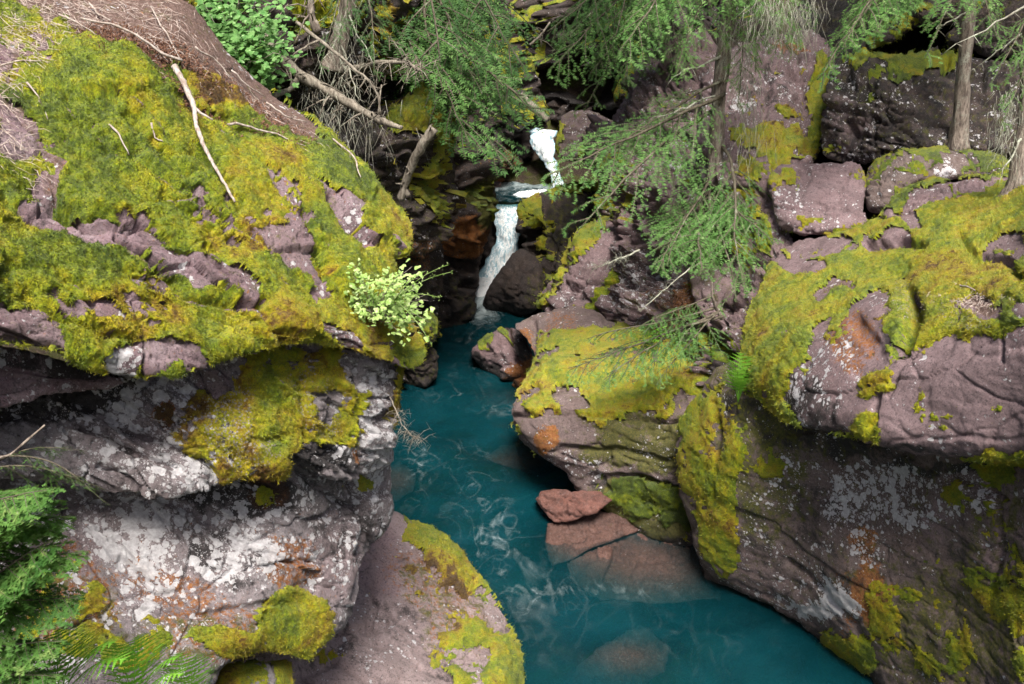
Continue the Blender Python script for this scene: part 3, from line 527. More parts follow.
# ------------------------------------------------------------------ left gorge walls further up
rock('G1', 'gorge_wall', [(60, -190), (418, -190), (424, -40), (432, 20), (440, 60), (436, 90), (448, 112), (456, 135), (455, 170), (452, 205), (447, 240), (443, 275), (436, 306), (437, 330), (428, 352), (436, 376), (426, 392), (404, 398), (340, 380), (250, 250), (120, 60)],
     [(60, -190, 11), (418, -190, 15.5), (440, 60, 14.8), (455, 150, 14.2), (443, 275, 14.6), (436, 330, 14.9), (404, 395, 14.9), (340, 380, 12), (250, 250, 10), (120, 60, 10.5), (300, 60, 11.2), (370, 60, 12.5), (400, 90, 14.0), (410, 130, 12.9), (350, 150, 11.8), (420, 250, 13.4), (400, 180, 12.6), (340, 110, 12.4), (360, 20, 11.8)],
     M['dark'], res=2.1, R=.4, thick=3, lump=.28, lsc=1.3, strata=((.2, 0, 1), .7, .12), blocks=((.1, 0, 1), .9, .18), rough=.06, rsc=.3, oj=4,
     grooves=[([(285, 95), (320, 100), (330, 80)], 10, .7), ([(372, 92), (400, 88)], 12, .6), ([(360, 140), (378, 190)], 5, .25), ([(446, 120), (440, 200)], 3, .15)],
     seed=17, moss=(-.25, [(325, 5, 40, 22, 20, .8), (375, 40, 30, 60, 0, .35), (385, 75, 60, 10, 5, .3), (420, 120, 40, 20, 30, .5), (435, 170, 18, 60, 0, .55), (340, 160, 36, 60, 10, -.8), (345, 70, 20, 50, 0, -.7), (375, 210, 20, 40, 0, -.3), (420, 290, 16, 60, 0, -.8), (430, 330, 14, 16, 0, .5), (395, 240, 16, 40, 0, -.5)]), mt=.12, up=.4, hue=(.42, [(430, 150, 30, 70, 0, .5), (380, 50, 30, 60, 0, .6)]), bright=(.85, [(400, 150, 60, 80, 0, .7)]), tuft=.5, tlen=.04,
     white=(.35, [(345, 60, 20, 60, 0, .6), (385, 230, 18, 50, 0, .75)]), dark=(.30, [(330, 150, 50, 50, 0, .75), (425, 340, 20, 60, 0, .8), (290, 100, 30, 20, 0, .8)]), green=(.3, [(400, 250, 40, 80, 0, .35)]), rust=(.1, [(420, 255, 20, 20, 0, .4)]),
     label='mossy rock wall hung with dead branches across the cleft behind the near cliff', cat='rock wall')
rock('G2', 'gorge_wall', [(425, 40), (498, 50), (498, 100), (495, 140), (496, 170), (492, 215), (494, 238), (485, 262), (477, 270), (476, 300), (479, 322), (462, 327), (436, 330), (420, 300), (420, 120)],
     [(425, 40, 17.6), (500, 60, 18.6), (497, 215, 18.4), (477, 270, 18.0), (478, 320, 17.9), (436, 328, 17.3), (430, 200, 16.8), (465, 240, 17.2), (462, 300, 17.4)],
     M['dark'], res=2.2, R=.4, thick=3, lump=.3, lsc=1.2, strata=((.1, 0, 1), .8, .1), rough=.06, rsc=.3, oj=3, grooves=[([(430, 262), (475, 268)], 5, .3)], seed=19,
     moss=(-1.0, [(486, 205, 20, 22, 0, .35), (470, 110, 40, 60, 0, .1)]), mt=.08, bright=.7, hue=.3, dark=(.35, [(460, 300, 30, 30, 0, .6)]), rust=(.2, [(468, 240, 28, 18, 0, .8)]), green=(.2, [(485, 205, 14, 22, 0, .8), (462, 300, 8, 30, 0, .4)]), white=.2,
     label='dark overhanging wall stained rust orange just left of the lower waterfall', cat='rock wall')
rock('G3', 'gorge_wall', [(440, -120), (505, -120), (512, -20), (520, 30), (528, 60), (538, 95), (545, 112), (545, 130), (534, 133), (531, 165), (520, 190), (497, 200), (470, 205), (440, 120)],
     [(440, -120, 22), (512, -20, 23.5), (540, 110, 23.6), (533, 150, 23.2), (500, 200, 22.4), (450, 150, 21.5), (470, 60, 21.2), (500, 60, 22.4), (505, 170, 23.4)],
     M['dark'], res=2.2, R=.6, thick=3, lump=.5, lsc=1.4, strata=((.1, 0, 1), 1.0, .15), blocks=((.2, 0, 1), 1.4, .35), rough=.08, rsc=.4, oj=4, seed=21,
     moss=(-.3, [(515, 70, 26, 60, 0, .6), (540, 105, 16, 14, 0, .8), (490, 80, 22, 40, 0, .6), (485, 25, 20, 20, 0, .3), (510, 165, 40, 30, 0, -1.2), (470, 170, 40, 30, 0, -1)]), mt=.09, hue=.52, bright=.9, tuft=.4, tlen=.06, white=.3, dark=(.25, [(510, 150, 40, 30, 0, .6)]), rust=(.1, [(500, 170, 25, 20, 0, .6)]), pink=(.1, [(500, 180, 20, 20, 0, .4)]),
     label='far pinnacled rock wall with yellow moss left of the upper waterfall', cat='rock wall')
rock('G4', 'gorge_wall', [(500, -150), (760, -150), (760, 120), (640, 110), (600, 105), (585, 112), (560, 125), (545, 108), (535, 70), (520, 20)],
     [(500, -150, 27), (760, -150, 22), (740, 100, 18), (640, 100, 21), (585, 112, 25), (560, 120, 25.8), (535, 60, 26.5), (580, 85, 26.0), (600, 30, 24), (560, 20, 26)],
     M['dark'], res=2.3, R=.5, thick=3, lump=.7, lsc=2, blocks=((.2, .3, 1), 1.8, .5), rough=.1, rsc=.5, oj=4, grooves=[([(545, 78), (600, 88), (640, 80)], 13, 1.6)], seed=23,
     moss=(.05, [(580, 88, 60, 20, 0, -1.2), (560, 30, 40, 40, 0, .3), (640, 40, 20, 40, 0, .4)]), mt=.09, hue=.35, bright=.75, dark=(.3, [(580, 90, 60, 20, 0, .9)]), white=.3,  # dark blob along the groove is cave shade painted into the colour
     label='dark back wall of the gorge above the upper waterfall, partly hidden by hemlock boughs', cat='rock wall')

# ------------------------------------------------------------------ rocks round the falls
rock('ledge', 'waterfall_ledge', [(470, 222), (498, 214), (520, 208), (530, 215), (526, 240), (512, 272), (500, 290), (475, 285), (470, 262)], [(470, 222, 21.2), (520, 208, 21.3), (525, 240, 21.0), (500, 288, 20.7), (475, 285, 20.9), (498, 250, 20.8)], M['dark'], R=.3, thick=1.5, lump=.15, rough=.05, rsc=.3, seed=25, rust=(.1, [(505, 225, 12, 12, 0, .5)]), green=(.1),
     label='dark red rock step that the lower waterfall pours over', cat='rock')
rock('R1a', 'boulder', [(517, 208), (530, 200), (547, 194), (560, 189), (592, 182), (620, 200), (610, 235), (586, 262), (562, 275), (548, 290), (536, 300), (524, 275), (532, 258), (521, 243), (518, 228)],
     [(517, 208, 19.2), (560, 190, 19.8), (620, 200, 19.2), (560, 275, 17.8), (540, 290, 17.9), (522, 240, 19.0), (535, 215, 18.5), (550, 235, 18.3), (600, 230, 18.6)],
     M['dark'], res=1.8, R=.3, thick=2, lump=.2, lsc=.9, rough=.05, rsc=.3, oj=3, grooves=[([(517, 240), (532, 238), (538, 228)], 5, .5), ([(545, 255), (535, 252)], 4, .3), ([(548, 200), (558, 235), (550, 275)], 4, .25)], seed=27,
     moss=(-.6, [(532, 216, 17, 24, 20, .8), (542, 245, 10, 26, 0, .5), (540, 280, 10, 20, 0, .2), (580, 188, 30, 8, 0, .5)]), mt=.08, hue=.45, bright=.95, tuft=.5, tlen=.05, green=(.2, [(565, 225, 20, 40, 0, .4)]), dark=(.2, [(575, 220, 30, 30, 0, .7)]),
     label='dark block with a yellow moss face between the lower waterfall and the pink boulder', cat='boulder')
rock('R1b', 'boulder', [(521, 247), (512, 254), (503, 266), (494, 282), (487, 294), (480, 307), (490, 313), (506, 316), (520, 319), (534, 312), (544, 300), (545, 280), (540, 262), (530, 252)],
     [(521, 247, 18.2), (503, 266, 18.0), (481, 307, Z(481, 307, .0)), (510, 317, Z(510, 317, 0)), (540, 305, 17.4), (542, 270, 17.6), (512, 285, 17.7)],
     M['dark'], res=1.8, R=.3, thick=1.6, lump=.08, rough=.03, rsc=.3, oj=2, seed=29, moss=-1.3, dark=.35, green=(.05, [(535, 290, 12, 20, 0, .4)]),
     label='smooth dark wave shaped boulder at the foot of the lower waterfall', cat='boulder')
rock('R3', 'boulder', [(537, 306), (538, 292), (548, 282), (562, 268), (572, 245), (584, 230), (598, 218), (622, 214), (648, 232), (655, 262), (640, 285), (616, 300), (600, 312), (580, 316), (555, 314)],
     [(537, 306, 14.6), (560, 270, 14.6), (598, 218, 15.2), (648, 232, 14.4), (640, 285, 13.6), (600, 312, 13.5), (560, 312, 13.9), (590, 260, 14.1)],
     M['pink'], res=1.9, R=.35, thick=2, lump=.12, lsc=.8, strata=((.4, 0, 1), .5, .05), rough=.035, rsc=.25, seed=31, grooves=[([(541, 292), (580, 290), (620, 285)], 2.5, .06), ([(622, 240), (600, 285)], 3, .06)],
     moss=(-.8, [(583, 245, 14, 36, 35, .5), (618, 282, 44, 13, -50, .7), (548, 300, 16, 12, 0, .5), (560, 280, 10, 16, 40, .2), (620, 216, 30, 6, 0, .3)]), mt=.08, hue=.42, tuft=.5, tlen=.04, white=(.34, [(560, 300, 30, 14, 0, .5)]), dark=(.15, [(570, 305, 30, 10, 0, .4)]), pink=.4, rust=(.1),
     label='pinkish boulder with green moss edges above the shelf boulder, under the hemlock boughs', cat='boulder')
rock('R2', 'boulder', [(471, 349), (478, 341), (490, 334), (503, 327), (514, 328), (524, 336), (531, 348), (534, 362), (530, 380), (519, 393), (508, 387), (498, 379), (484, 372), (473, 362)],
     [(471, 349, Z(471, 349, .45)), (484, 374, Z(484, 374, 0)), (518, 393, Z(518, 393, 0)), (503, 327, 15.4), (533, 350, 14.0), (500, 350, 14.75), (508, 370, 14.6)],
     M['pink'], res=1.5, R=.22, thick=1.2, lump=.08, lsc=.6, rough=.03, rsc=.2, oj=2, blocks=((.2, 0, 1), .8, .08), grooves=[([(482, 350), (506, 346)], 2, .05), ([(507, 330), (506, 350), (514, 372), (505, 388)], 3, .22)], seed=33,
     moss=(-1.0, [(482, 341, 9, 5, -30, .6), (498, 331, 10, 4, 0, .3), (528, 350, 8, 20, 0, .0)]), mt=.05, hue=.3, white=.3, dark=(.1, [(476, 362, 10, 14, 0, .9), (495, 374, 20, 8, 20, .8), (515, 345, 8, 14, 0, .8)]), rust=(.05, [(517, 375, 14, 22, 0, .75)]),
     label='small tan and orange boulder standing in the stream at the corner of the shelf boulder', cat='boulder')
# ------------------------------------------------------------------ right bank
rock('R4', 'shelf_boulder', [(528, 388), (534, 360), (528, 340), (512, 325), (530, 315), (560, 307), (588, 308), (612, 322), (640, 325), (680, 330), (720, 330), (735, 380), (722, 420), (704, 450), (688, 480), (694, 520), (706, 548), (700, 575), (668, 562), (640, 540), (618, 525), (598, 505), (580, 490), (566, 474), (548, 461), (530, 450), (519, 439), (513, 420), (514, 402)],
     [(514, 405, 10.9), (534, 350, 12.6), (520, 322, 13.4), (560, 308, 13.3), (612, 322, 12.8), (720, 330, 11.0), (735, 380, 9.9), (560, 360, 11.7), (640, 370, 11.0), (600, 416, 10.25), (540, 418, 10.5), (680, 418, 9.75), (532, 450, 10.5), (600, 480, 10.15), (640, 505, 10.0), (700, 560, 9.6), (650, 540, 9.75), (580, 488, 10.25), (690, 480, 9.7), (590, 385, 10.9)],
     M['right'], res=1.9, R=.3, thick=2.2, lump=.07, lsc=.9, strata=((0, 0, 1), .45, .028), blocks=((0, 0, 1), 1.1, .04), rough=.018, rsc=.2, oj=3,
     grooves=[([(515, 417), (560, 415), (630, 416), (690, 420)], 2.5, .08), ([(560, 447), (620, 452), (690, 462)], 3, .05), ([(575, 370), (590, 400)], 3, .05), ([(517, 380), (533, 345), (530, 320)], 3, .08), ([(590, 478), (640, 480), (690, 490)], 4, .06)], seed=35,
     moss=(-.35, [(600, 380, 85, 38, 0, .95), (545, 390, 26, 30, -40, .5), (640, 350, 60, 24, 0, .3), (560, 350, 30, 24, 0, .35), (690, 360, 36, 34, 0, .45), (560, 318, 40, 10, 0, -.9), (570, 400, 16, 14, -30, -.8), (560, 435, 50, 16, 0, -1.0), (650, 440, 50, 30, 0, -.45), (650, 500, 60, 22, 0, .45), (610, 485, 24, 14, 0, .3), (525, 350, 10, 20, 0, -.5), (660, 470, 40, 10, 0, -.8), (517, 430, 5, 8, 0, .3)]), mt=.11, up=.3, mnoise=.75,
     hue=(.48, [(600, 385, 60, 30, 0, .52), (645, 500, 70, 30, 0, .12), (640, 440, 60, 30, 0, .4)]), bright=(.95, [(645, 500, 70, 40, 0, .55)]), tuft=.7, tlen=.022,
     white=(.3, [(575, 462, 30, 14, 20, .5), (675, 455, 40, 10, 10, .5)]), dark=(.12, [(650, 490, 80, 14, 5, .6), (660, 550, 60, 20, 30, .8)]), green=(.28, [(640, 440, 70, 30, 0, .8), (640, 510, 70, 30, 0, .9), (560, 435, 40, 14, 0, .3)]), rust=(.06, [(545, 440, 12, 14, 0, .75), (560, 330, 20, 20, 0, .4), (523, 350, 8, 24, 0, .6)]), pink=(.3), litter=(0, [(615, 360, 30, 14, 10, .6)]),
     label='wide shelf boulder with bright moss top and banded grey face at the turquoise bend', cat='boulder')
for k, (ol, ct, kw, lb) in enumerate([
    ([(535, 499), (541, 492), (556, 488), (575, 489), (600, 492), (612, 500), (596, 512), (572, 519), (553, 523), (543, 512)], [(535, 497, Z(535, 497, .22)), (576, 489, Z(576, 489, .45)), (604, 506, Z(604, 506, .35)), (560, 522, Z(560, 522, .12)), (545, 516, Z(545, 516, .12))], dict(), 'wet brick red slab standing just out of the stream, topmost under the shelf boulder'),
    ([(548, 524), (572, 519), (598, 510), (622, 514), (640, 530), (612, 542), (585, 552), (552, 566), (546, 545)], [(548, 524, Z(548, 524, .04)), (598, 510, Z(598, 510, .16)), (622, 514, Z(622, 514, .16)), (640, 532, Z(640, 532, .05)), (612, 542, Z(612, 542, .0)), (585, 552, Z(585, 552, -.03)), (552, 562, Z(552, 562, -.06))], dict(), 'wet reddish slab sloping under water below the brick red slab'),
    ([(600, 545), (640, 520), (700, 530), (730, 560), (720, 600), (660, 602), (600, 600), (575, 575)], [(600, 550, Z(600, 550, -.10)), (640, 522, Z(640, 522, .03)), (710, 560, Z(710, 560, -.02)), (700, 598, Z(700, 598, -.13)), (600, 596, Z(600, 596, -.15)), (640, 565, Z(640, 565, -.08))], dict(), 'dull purple slab mostly under shallow water between the shelf boulder and the big wall'),
    ([(566, 562), (590, 550), (616, 545), (612, 560), (596, 596), (572, 582)], [(566, 562, Z(566, 562, -.05)), (614, 546, Z(614, 546, -.03)), (596, 594, Z(596, 594, -.10))], dict(), 'small submerged tan stone in front of the purple slab'),
    ([(575, 668), (600, 648), (640, 624), (672, 648), (664, 672), (620, 700), (585, 730), (560, 700)], [(575, 668, Z(575, 668, -.12)), (640, 625, Z(640, 625, -.06)), (672, 648, Z(672, 648, -.08)), (600, 715, Z(600, 715, -.16))], dict(), 'square grey brown slab lying under the turquoise water at the bottom of the picture'),
    ([(484, 458), (500, 446), (525, 444), (545, 452), (556, 468), (540, 478), (510, 468)], [(484, 458, Z(484, 458, -.10)), (525, 444, Z(525, 444, -.02)), (556, 468, Z(556, 468, .0)), (510, 470, Z(510, 470, -.14))], dict(), 'flat brown slab just under the water beside the shelf boulder face'),
    ([(378, 470), (400, 462), (416, 474), (412, 490), (395, 500), (378, 498)], [(378, 470, Z(378, 470, -.02)), (416, 474, Z(416, 474, -.06)), (395, 500, Z(395, 500, -.10))], dict(), 'small submerged brown stone at the foot of the near cliff')]):
    rock('wet%d' % k, 'submerged_slab' if k else 'wet_slab', ol, ct, M['red' if k else 'brick'], pink=-.6, green=.12, sm=0, blocks=((.3, .2, 1), .35, .05), res=1.7, R=.05, thick=.5, lump=.03, lsc=.6, rough=.012, rsc=.15, oj=2, seed=40+k, strata=((.1, .4, 1), .2, .02), dark=.1, label=lb, cat='rock')
rock('rubble', 'ledge_rock', [(700, 575), (706, 560), (722, 556), (760, 580), (790, 600), (800, 625), (770, 618), (740, 608), (715, 600)], [(700, 575, 9.0), (722, 558, 8.9), (790, 605, 8.4), (740, 606, 8.8)], M['right'], R=.12, thick=.6, lump=.06, seed=49, dark=.25, rust=.2, moss=-.9,
     label='knobbly brown ledge at the waterline below the big wall', cat='rock')
rock('R7', 'rock_wall', [(700, 392), (722, 362), (760, 350), (860, 390), (1024, 410), (1180, 400), (1180, 820), (930, 820), (890, 730), (866, 690), (842, 668), (818, 645), (790, 620), (765, 604), (742, 596), (718, 588), (703, 576), (699, 556), (692, 530), (684, 505), (678, 482), (676, 452), (682, 420)],
     [(700, 392, 9.1), (722, 362, 9.0), (860, 390, 7.6), (1024, 420, 6.2), (1180, 400, 5.2), (1180, 820, 4.9), (930, 820, 6.3), (862, 684, 7.55), (790, 620, 8.25), (703, 576, 8.95), (680, 450, 9.2), (740, 450, 8.5), (740, 530, 8.45), (860, 520, 7.45), (860, 600, 7.3), (1024, 520, 6.05), (1024, 684, 5.75), (800, 570, 8.0), (950, 600, 6.6), (720, 420, 8.85)],
     M['right'], res=1.9, R=.35, thick=2.2, lump=.07, lsc=.9, strata=((-.25, 0, 1), .45, .009), blocks=((-.2, 0, 1), .8, .016), rough=.018, rsc=.18, oj=3, 
     grooves=[([(705, 585), (760, 600), (800, 625), (850, 680)], 5, .06), ([(790, 560), (830, 590), (870, 640)], 3, .04), ([(985, 480), (1000, 540), (990, 600)], 3, .05), ([(712, 402), (722, 440), (716, 500)], 3, .05), ([(950, 478), (1000, 500)], 3, .06)], seed=51, mnoise=.9, 
     moss=(-.75, [(700, 440, 26, 60, 5, .8), (722, 500, 28, 70, 0, .65), (745, 430, 30, 40, 0, .2), (765, 490, 24, 60, 10, .0), (850, 650, 34, 15, 25, .9), (960, 640, 90, 55, 0, .02), (1000, 560, 40, 60, 20, .12), (890, 600, 20, 50, 0, .0), (985, 500, 50, 20, 10, .15), (1005, 470, 40, 12, 0, .4), (800, 520, 60, 50, 0, -.9), (880, 470, 70, 30, 0, -.9), (930, 545, 50, 40, 0, -.6)]), mt=.045, up=.2,
     hue=(.42, [(710, 470, 40, 80, 0, .50), (850, 650, 40, 20, 0, .33), (970, 620, 90, 60, 0, .45)]), bright=(.85, [(710, 470, 50, 90, 0, 1.0), (850, 650, 40, 20, 0, 1)]), tuft=.7, tlen=.016,
     white=(.30, [(822, 595, 42, 24, 15, 1.25), (800, 575, 30, 16, 10, .6), (880, 500, 70, 36, 0, .82), (960, 490, 40, 22, 0, .65), (790, 480, 40, 30, 0, .45), (770, 560, 60, 24, 30, .48), (870, 540, 50, 20, 0, .55), (740, 590, 30, 10, 20, .6), (960, 620, 80, 60, 0, .15)]),
     dark=(.22, [(800, 430, 110, 20, 18, .75), (960, 468, 60, 8, 0, .8), (780, 520, 60, 40, 0, .45), (840, 560, 50, 30, 0, .4), (940, 550, 40, 40, 0, .35), (720, 570, 30, 30, 0, .3)]), rust=(.08, [(872, 588, 20, 30, 10, 1.0), (868, 545, 14, 14, 0, .65), (850, 600, 8, 40, 0, .4)]),  # dark strips along the top: overhang shade put into the colour
     green=(.34, [(760, 470, 50, 70, 0, .6), (960, 630, 90, 60, 0, .62), (1000, 540, 40, 60, 0, .5), (745, 380, 40, 20, 0, .6)]), pink=(.15, [(1005, 530, 30, 60, 0, .8), (935, 520, 14, 20, 0, .9), (780, 590, 60, 20, 30, .4)]),
     label='big brown wall with white and orange lichen patches dropping into the stream beneath the overhang', cat='rock wall')
rock('R8', 'overhanging_boulder', [(744, 388), (741, 360), (745, 325), (757, 298), (772, 258), (800, 238), (832, 234), (852, 232), (866, 226), (882, 217), (905, 207), (950, 200), (1000, 196), (1050, 185), (1180, 175), (1180, 468), (1024, 461), (975, 459), (930, 456), (893, 451), (862, 441), (842, 433), (822, 430), (791, 422), (764, 402)],
     [(744, 388, 8.55), (745, 325, 9.2), (778, 275, 9.8), (850, 245, 9.6), (882, 217, 9.6), (1000, 198, 8.8), (1180, 175, 7.2), (1180, 468, 4.9), (1024, 460, 5.75), (930, 455, 6.25), (862, 440, 6.65), (800, 425, 7.4), (764, 402, 8.1), (919, 342, 6.75), (939, 331, 6.75), (992, 318, 6.35), (1024, 304, 6.05), (1000, 270, 7.3), (900, 280, 8.1), (850, 310, 7.9), (800, 330, 8.15), (780, 370, 8.0), (890, 395, 6.65), (1180, 290, 5.2), (880, 320, 7.3), (950, 240, 8.3)],
     M['pink'], res=1.8, R=.22, thick=2, lump=.06, lsc=1.1, strata=((-.15, .33, .92), .5, .010), blocks=((-.15, .33, .92), 1.1, .014), rough=.016, rsc=.17, oj=3,
     grooves=[([(866, 245), (880, 240), (900, 238), (925, 243)], 4, .14), ([(960, 235), (975, 255), (1010, 262)], 4, .09), ([(900, 350), (915, 318), (912, 300)], 7, .18), ([(1004, 320), (1006, 360)], 1.8, .03), ([(858, 325), (880, 355), (862, 370)], 8, .03), ([(890, 395), (905, 365), (925, 340)], 2.5, .03), ([(1010, 265), (1018, 280)], 6, .12), ([(880, 395), (872, 440)], 3, .05)], seed=53,
     moss=(.75, [(965, 400, 90, 55, -5, -.95), (1100, 380, 90, 80, 0, -.95), (920, 425, 60, 35, 0, -1.0), (1010, 250, 24, 16, 0, -.5), (838, 360, 50, 60, 0, -.35), (850, 335, 32, 30, 0, .15), (880, 300, 22, 16, 0, -.5), (830, 405, 50, 22, 20, -.6), (775, 350, 30, 50, 0, .6), (800, 300, 70, 22, -35, .6), (835, 285, 20, 8, -20, -.9), (795, 262, 30, 8, 0, -.8), (812, 245, 40, 10, 0, -.6), (870, 250, 60, 20, -30, .5), (940, 290, 60, 22, 0, .6), (880, 380, 24, 14, 0, .3), (940, 400, 30, 30, 30, -.22), (1000, 420, 14, 18, 0, -.3), (870, 425, 12, 14, 0, .35), (965, 310, 40, 16, 0, .4), (1000, 310, 40, 10, 0, -.2), (900, 218, 20, 6, 0, -.4), (893, 236, 12, 4, -10, -.9)]),
     mt=.07, up=.35, mnoise=.7, hue=(.42, [(850, 335, 34, 30, 0, .95), (800, 320, 60, 50, -30, .42), (880, 270, 60, 24, -20, .38), (950, 280, 60, 20, 0, .62), (920, 215, 40, 12, 0, .35), (880, 395, 30, 20, 0, .5)]), crust=(0, [(905, 300, 14, 20, 0, .5), (970, 325, 30, 10, 0, .5)]), bright=1, tuft=.8, tlen=.018,
     white=(.30, [(820, 380, 40, 50, 0, .62), (880, 300, 20, 14, 0, .5), (830, 420, 40, 12, 15, .6)]), dark=(.10, [(810, 405, 50, 26, 25, .6), (890, 325, 12, 20, 0, .7), (1024, 458, 160, 4, 0, .5), (920, 449, 60, 4, 0, .6)]), rust=(.05, [(850, 340, 30, 30, 0, .5)]), pink=(.35, [(970, 390, 110, 70, 0, .95), (1010, 250, 24, 16, 0, .8), (835, 285, 30, 10, 0, .6)]), litter=(0, [(985, 300, 30, 14, 0, .7), (835, 290, 20, 8, -20, .5)]), green=.08,
     label='huge overhanging block with mossy top and smooth mauve side above the big brown wall', cat='boulder')
rock('R9d', 'slab_boulder', [(878, 222), (888, 208), (905, 194), (925, 182), (960, 179), (1007, 176), (1050, 178), (1060, 215), (1010, 222), (960, 228), (920, 224)],
     [(878, 222, 9.6), (905, 194, 9.9), (960, 178, 10.0), (1050, 178, 9.2), (1050, 215, 8.7), (920, 222, 9.3), (970, 205, 9.2)], M['pink'], R=.2, thick=1.5, lump=.08, seed=55, rough=.03,
     moss=(.3, [(925, 205, 22, 10, -20, -1.0), (965, 190, 12, 6, 0, -.6), (940, 216, 50, 5, 0, -.6)]), mt=.06, hue=.38, bright=.85, tuft=.6, tlen=.02, white=.35, litter=(0, [(960, 218, 50, 8, 0, .6)]), label='flat mossy slab lying on the overhanging block at its upper right', cat='boulder')
rock('R9c', 'slab_boulder', [(862, 192), (868, 170), (880, 158), (900, 151), (940, 149), (985, 150), (1008, 157), (1013, 168), (1008, 178), (965, 178), (925, 181), (908, 188), (896, 205), (880, 215), (868, 212)],
     [(862, 192, 11.0), (880, 158, 11.3), (985, 150, 11.3), (1010, 170, 10.9), (925, 180, 10.6), (880, 213, 10.6), (940, 165, 10.8)], M['right'], R=.22, thick=1.5, lump=.06, seed=57, rough=.03,
     moss=(.2, [(935, 180, 50, 4, 0, -.8), (880, 200, 16, 14, 0, -.8), (962, 163, 6, 5, 0, -1), (977, 163, 4, 4, 0, -1), (945, 170, 12, 5, 0, -.8)]), mt=.05, hue=.25, bright=.8, tuft=.6, tlen=.02, white=(.35, [(945, 170, 12, 6, 0, .8), (895, 200, 10, 8, 0, .6)]), dark=.2, label='long rounded slab with green moss below the dark cave block', cat='boulder')
rock('R9e', 'block_boulder', [(768, 178), (778, 167), (805, 163), (860, 161), (866, 185), (864, 206), (866, 228), (840, 234), (810, 234), (780, 233), (772, 205)],
     [(768, 178, 11.4), (805, 163, 11.6), (862, 161, 11.3), (865, 228, 10.5), (780, 233, 10.8), (820, 200, 10.9)], M['pink'], R=.14, thick=1.5, lump=.05, seed=59, rough=.025, strata=((0, 0, 1), .3, .04), blocks=((0, 0, 1), .6, .06),
     grooves=[([(770, 190), (820, 176), (863, 165)], 2, .04), ([(800, 165), (812, 178), (806, 190)], 2, .04)], moss=(-.45, [(785, 185, 22, 16, 0, .35), (795, 226, 30, 10, 0, .35), (850, 228, 20, 5, 0, .5), (790, 210, 10, 16, 0, .0)]), mt=.04, hue=.5, bright=.85, tuft=.5, tlen=.02, white=(.32, [(790, 205, 20, 20, 0, .6), (835, 222, 24, 7, -20, .6)]), dark=.15, pink=.5,
     label='square purplish block with a cracked face left of the long rounded slab', cat='boulder')
rock('R9a', 'cave_boulder', [(826, 88), (834, 72), (846, 62), (860, 56), (890, 57), (929, 56), (960, 58), (1010, 62), (1080, 50), (1080, 158), (1013, 156), (960, 153), (900, 154), (870, 166), (845, 165), (822, 158), (820, 135), (830, 112)],
     [(826, 88, 12.6), (860, 56, 13.4), (929, 56, 13.2), (1080, 50, 12.2), (1080, 158, 11.6), (870, 164, 11.7), (822, 150, 12.0), (850, 100, 12.2), (900, 90, 11.9), (880, 85, 12.1), (950, 120, 11.8), (838, 100, 12.2)],
     M['dark'], R=.18, thick=2.5, lump=.1, seed=61, rough=.045, rsc=.25, strata=((.4, 0, 1), .4, .08), blocks=((.4, 0, 1), .7, .12), grooves=[([(828, 108), (855, 115), (880, 118)], 3, .12), ([(848, 120), (860, 150)], 3, .1), ([(870, 95), (850, 98)], 3, .06)],
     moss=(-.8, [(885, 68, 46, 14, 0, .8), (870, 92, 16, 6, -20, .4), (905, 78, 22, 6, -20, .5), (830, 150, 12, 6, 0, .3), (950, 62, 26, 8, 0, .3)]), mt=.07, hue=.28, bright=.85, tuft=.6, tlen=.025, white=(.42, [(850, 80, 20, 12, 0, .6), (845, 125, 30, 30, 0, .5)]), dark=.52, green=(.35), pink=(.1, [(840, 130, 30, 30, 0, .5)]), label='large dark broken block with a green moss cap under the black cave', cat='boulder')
rock('R9b', 'tilted_slab', [(855, 46), (880, 30), (915, 8), (950, -15), (1000, -80), (1150, -120), (1150, 60), (1040, 64), (985, 55), (950, 50), (945, 40), (958, 25), (930, 22), (900, 38), (872, 52), (858, 56)],
     [(855, 50, 14.2), (915, 12, 14.2), (1000, -80, 14.8), (1150, -120, 14.5), (1150, 50, 13.0), (960, 40, 13.6), (900, 38, 14.0), (1040, 20, 13.2)], M['dark'], R=.25, thick=3, lump=.15, seed=63, rough=.05, rsc=.3,
     moss=(-.2, [(895, 32, 44, 8, -33, .8), (960, 40, 20, 20, 0, .5), (900, 15, 40, 10, -35, .4), (1000, 30, 60, 20, 0, -.4)]), mt=.08, hue=.32, bright=.8, tuft=.5, tlen=.03, dark=.35, green=.3, label='tilted mossy slab roofing the black cave at the upper right', cat='boulder')
rock('cave', 'rock_wall', [(780, 40), (830, -60), (1180, -90), (1180, 110), (900, 100), (830, 100)], [(780, 40, 15.5), (830, -60, 17), (1180, -90, 16), (1180, 110, 15), (860, 90, 15.2)], M['dark'], res=2.6, R=.4, thick=3, lump=.2, seed=65, dark=.7, green=.3, moss=-.6, hue=.2, bright=.5,  # overall dark and dim moss paint the cave's shade into the colour
     label='dark rock wall at the back of the cave and under the high slab', cat='rock wall')
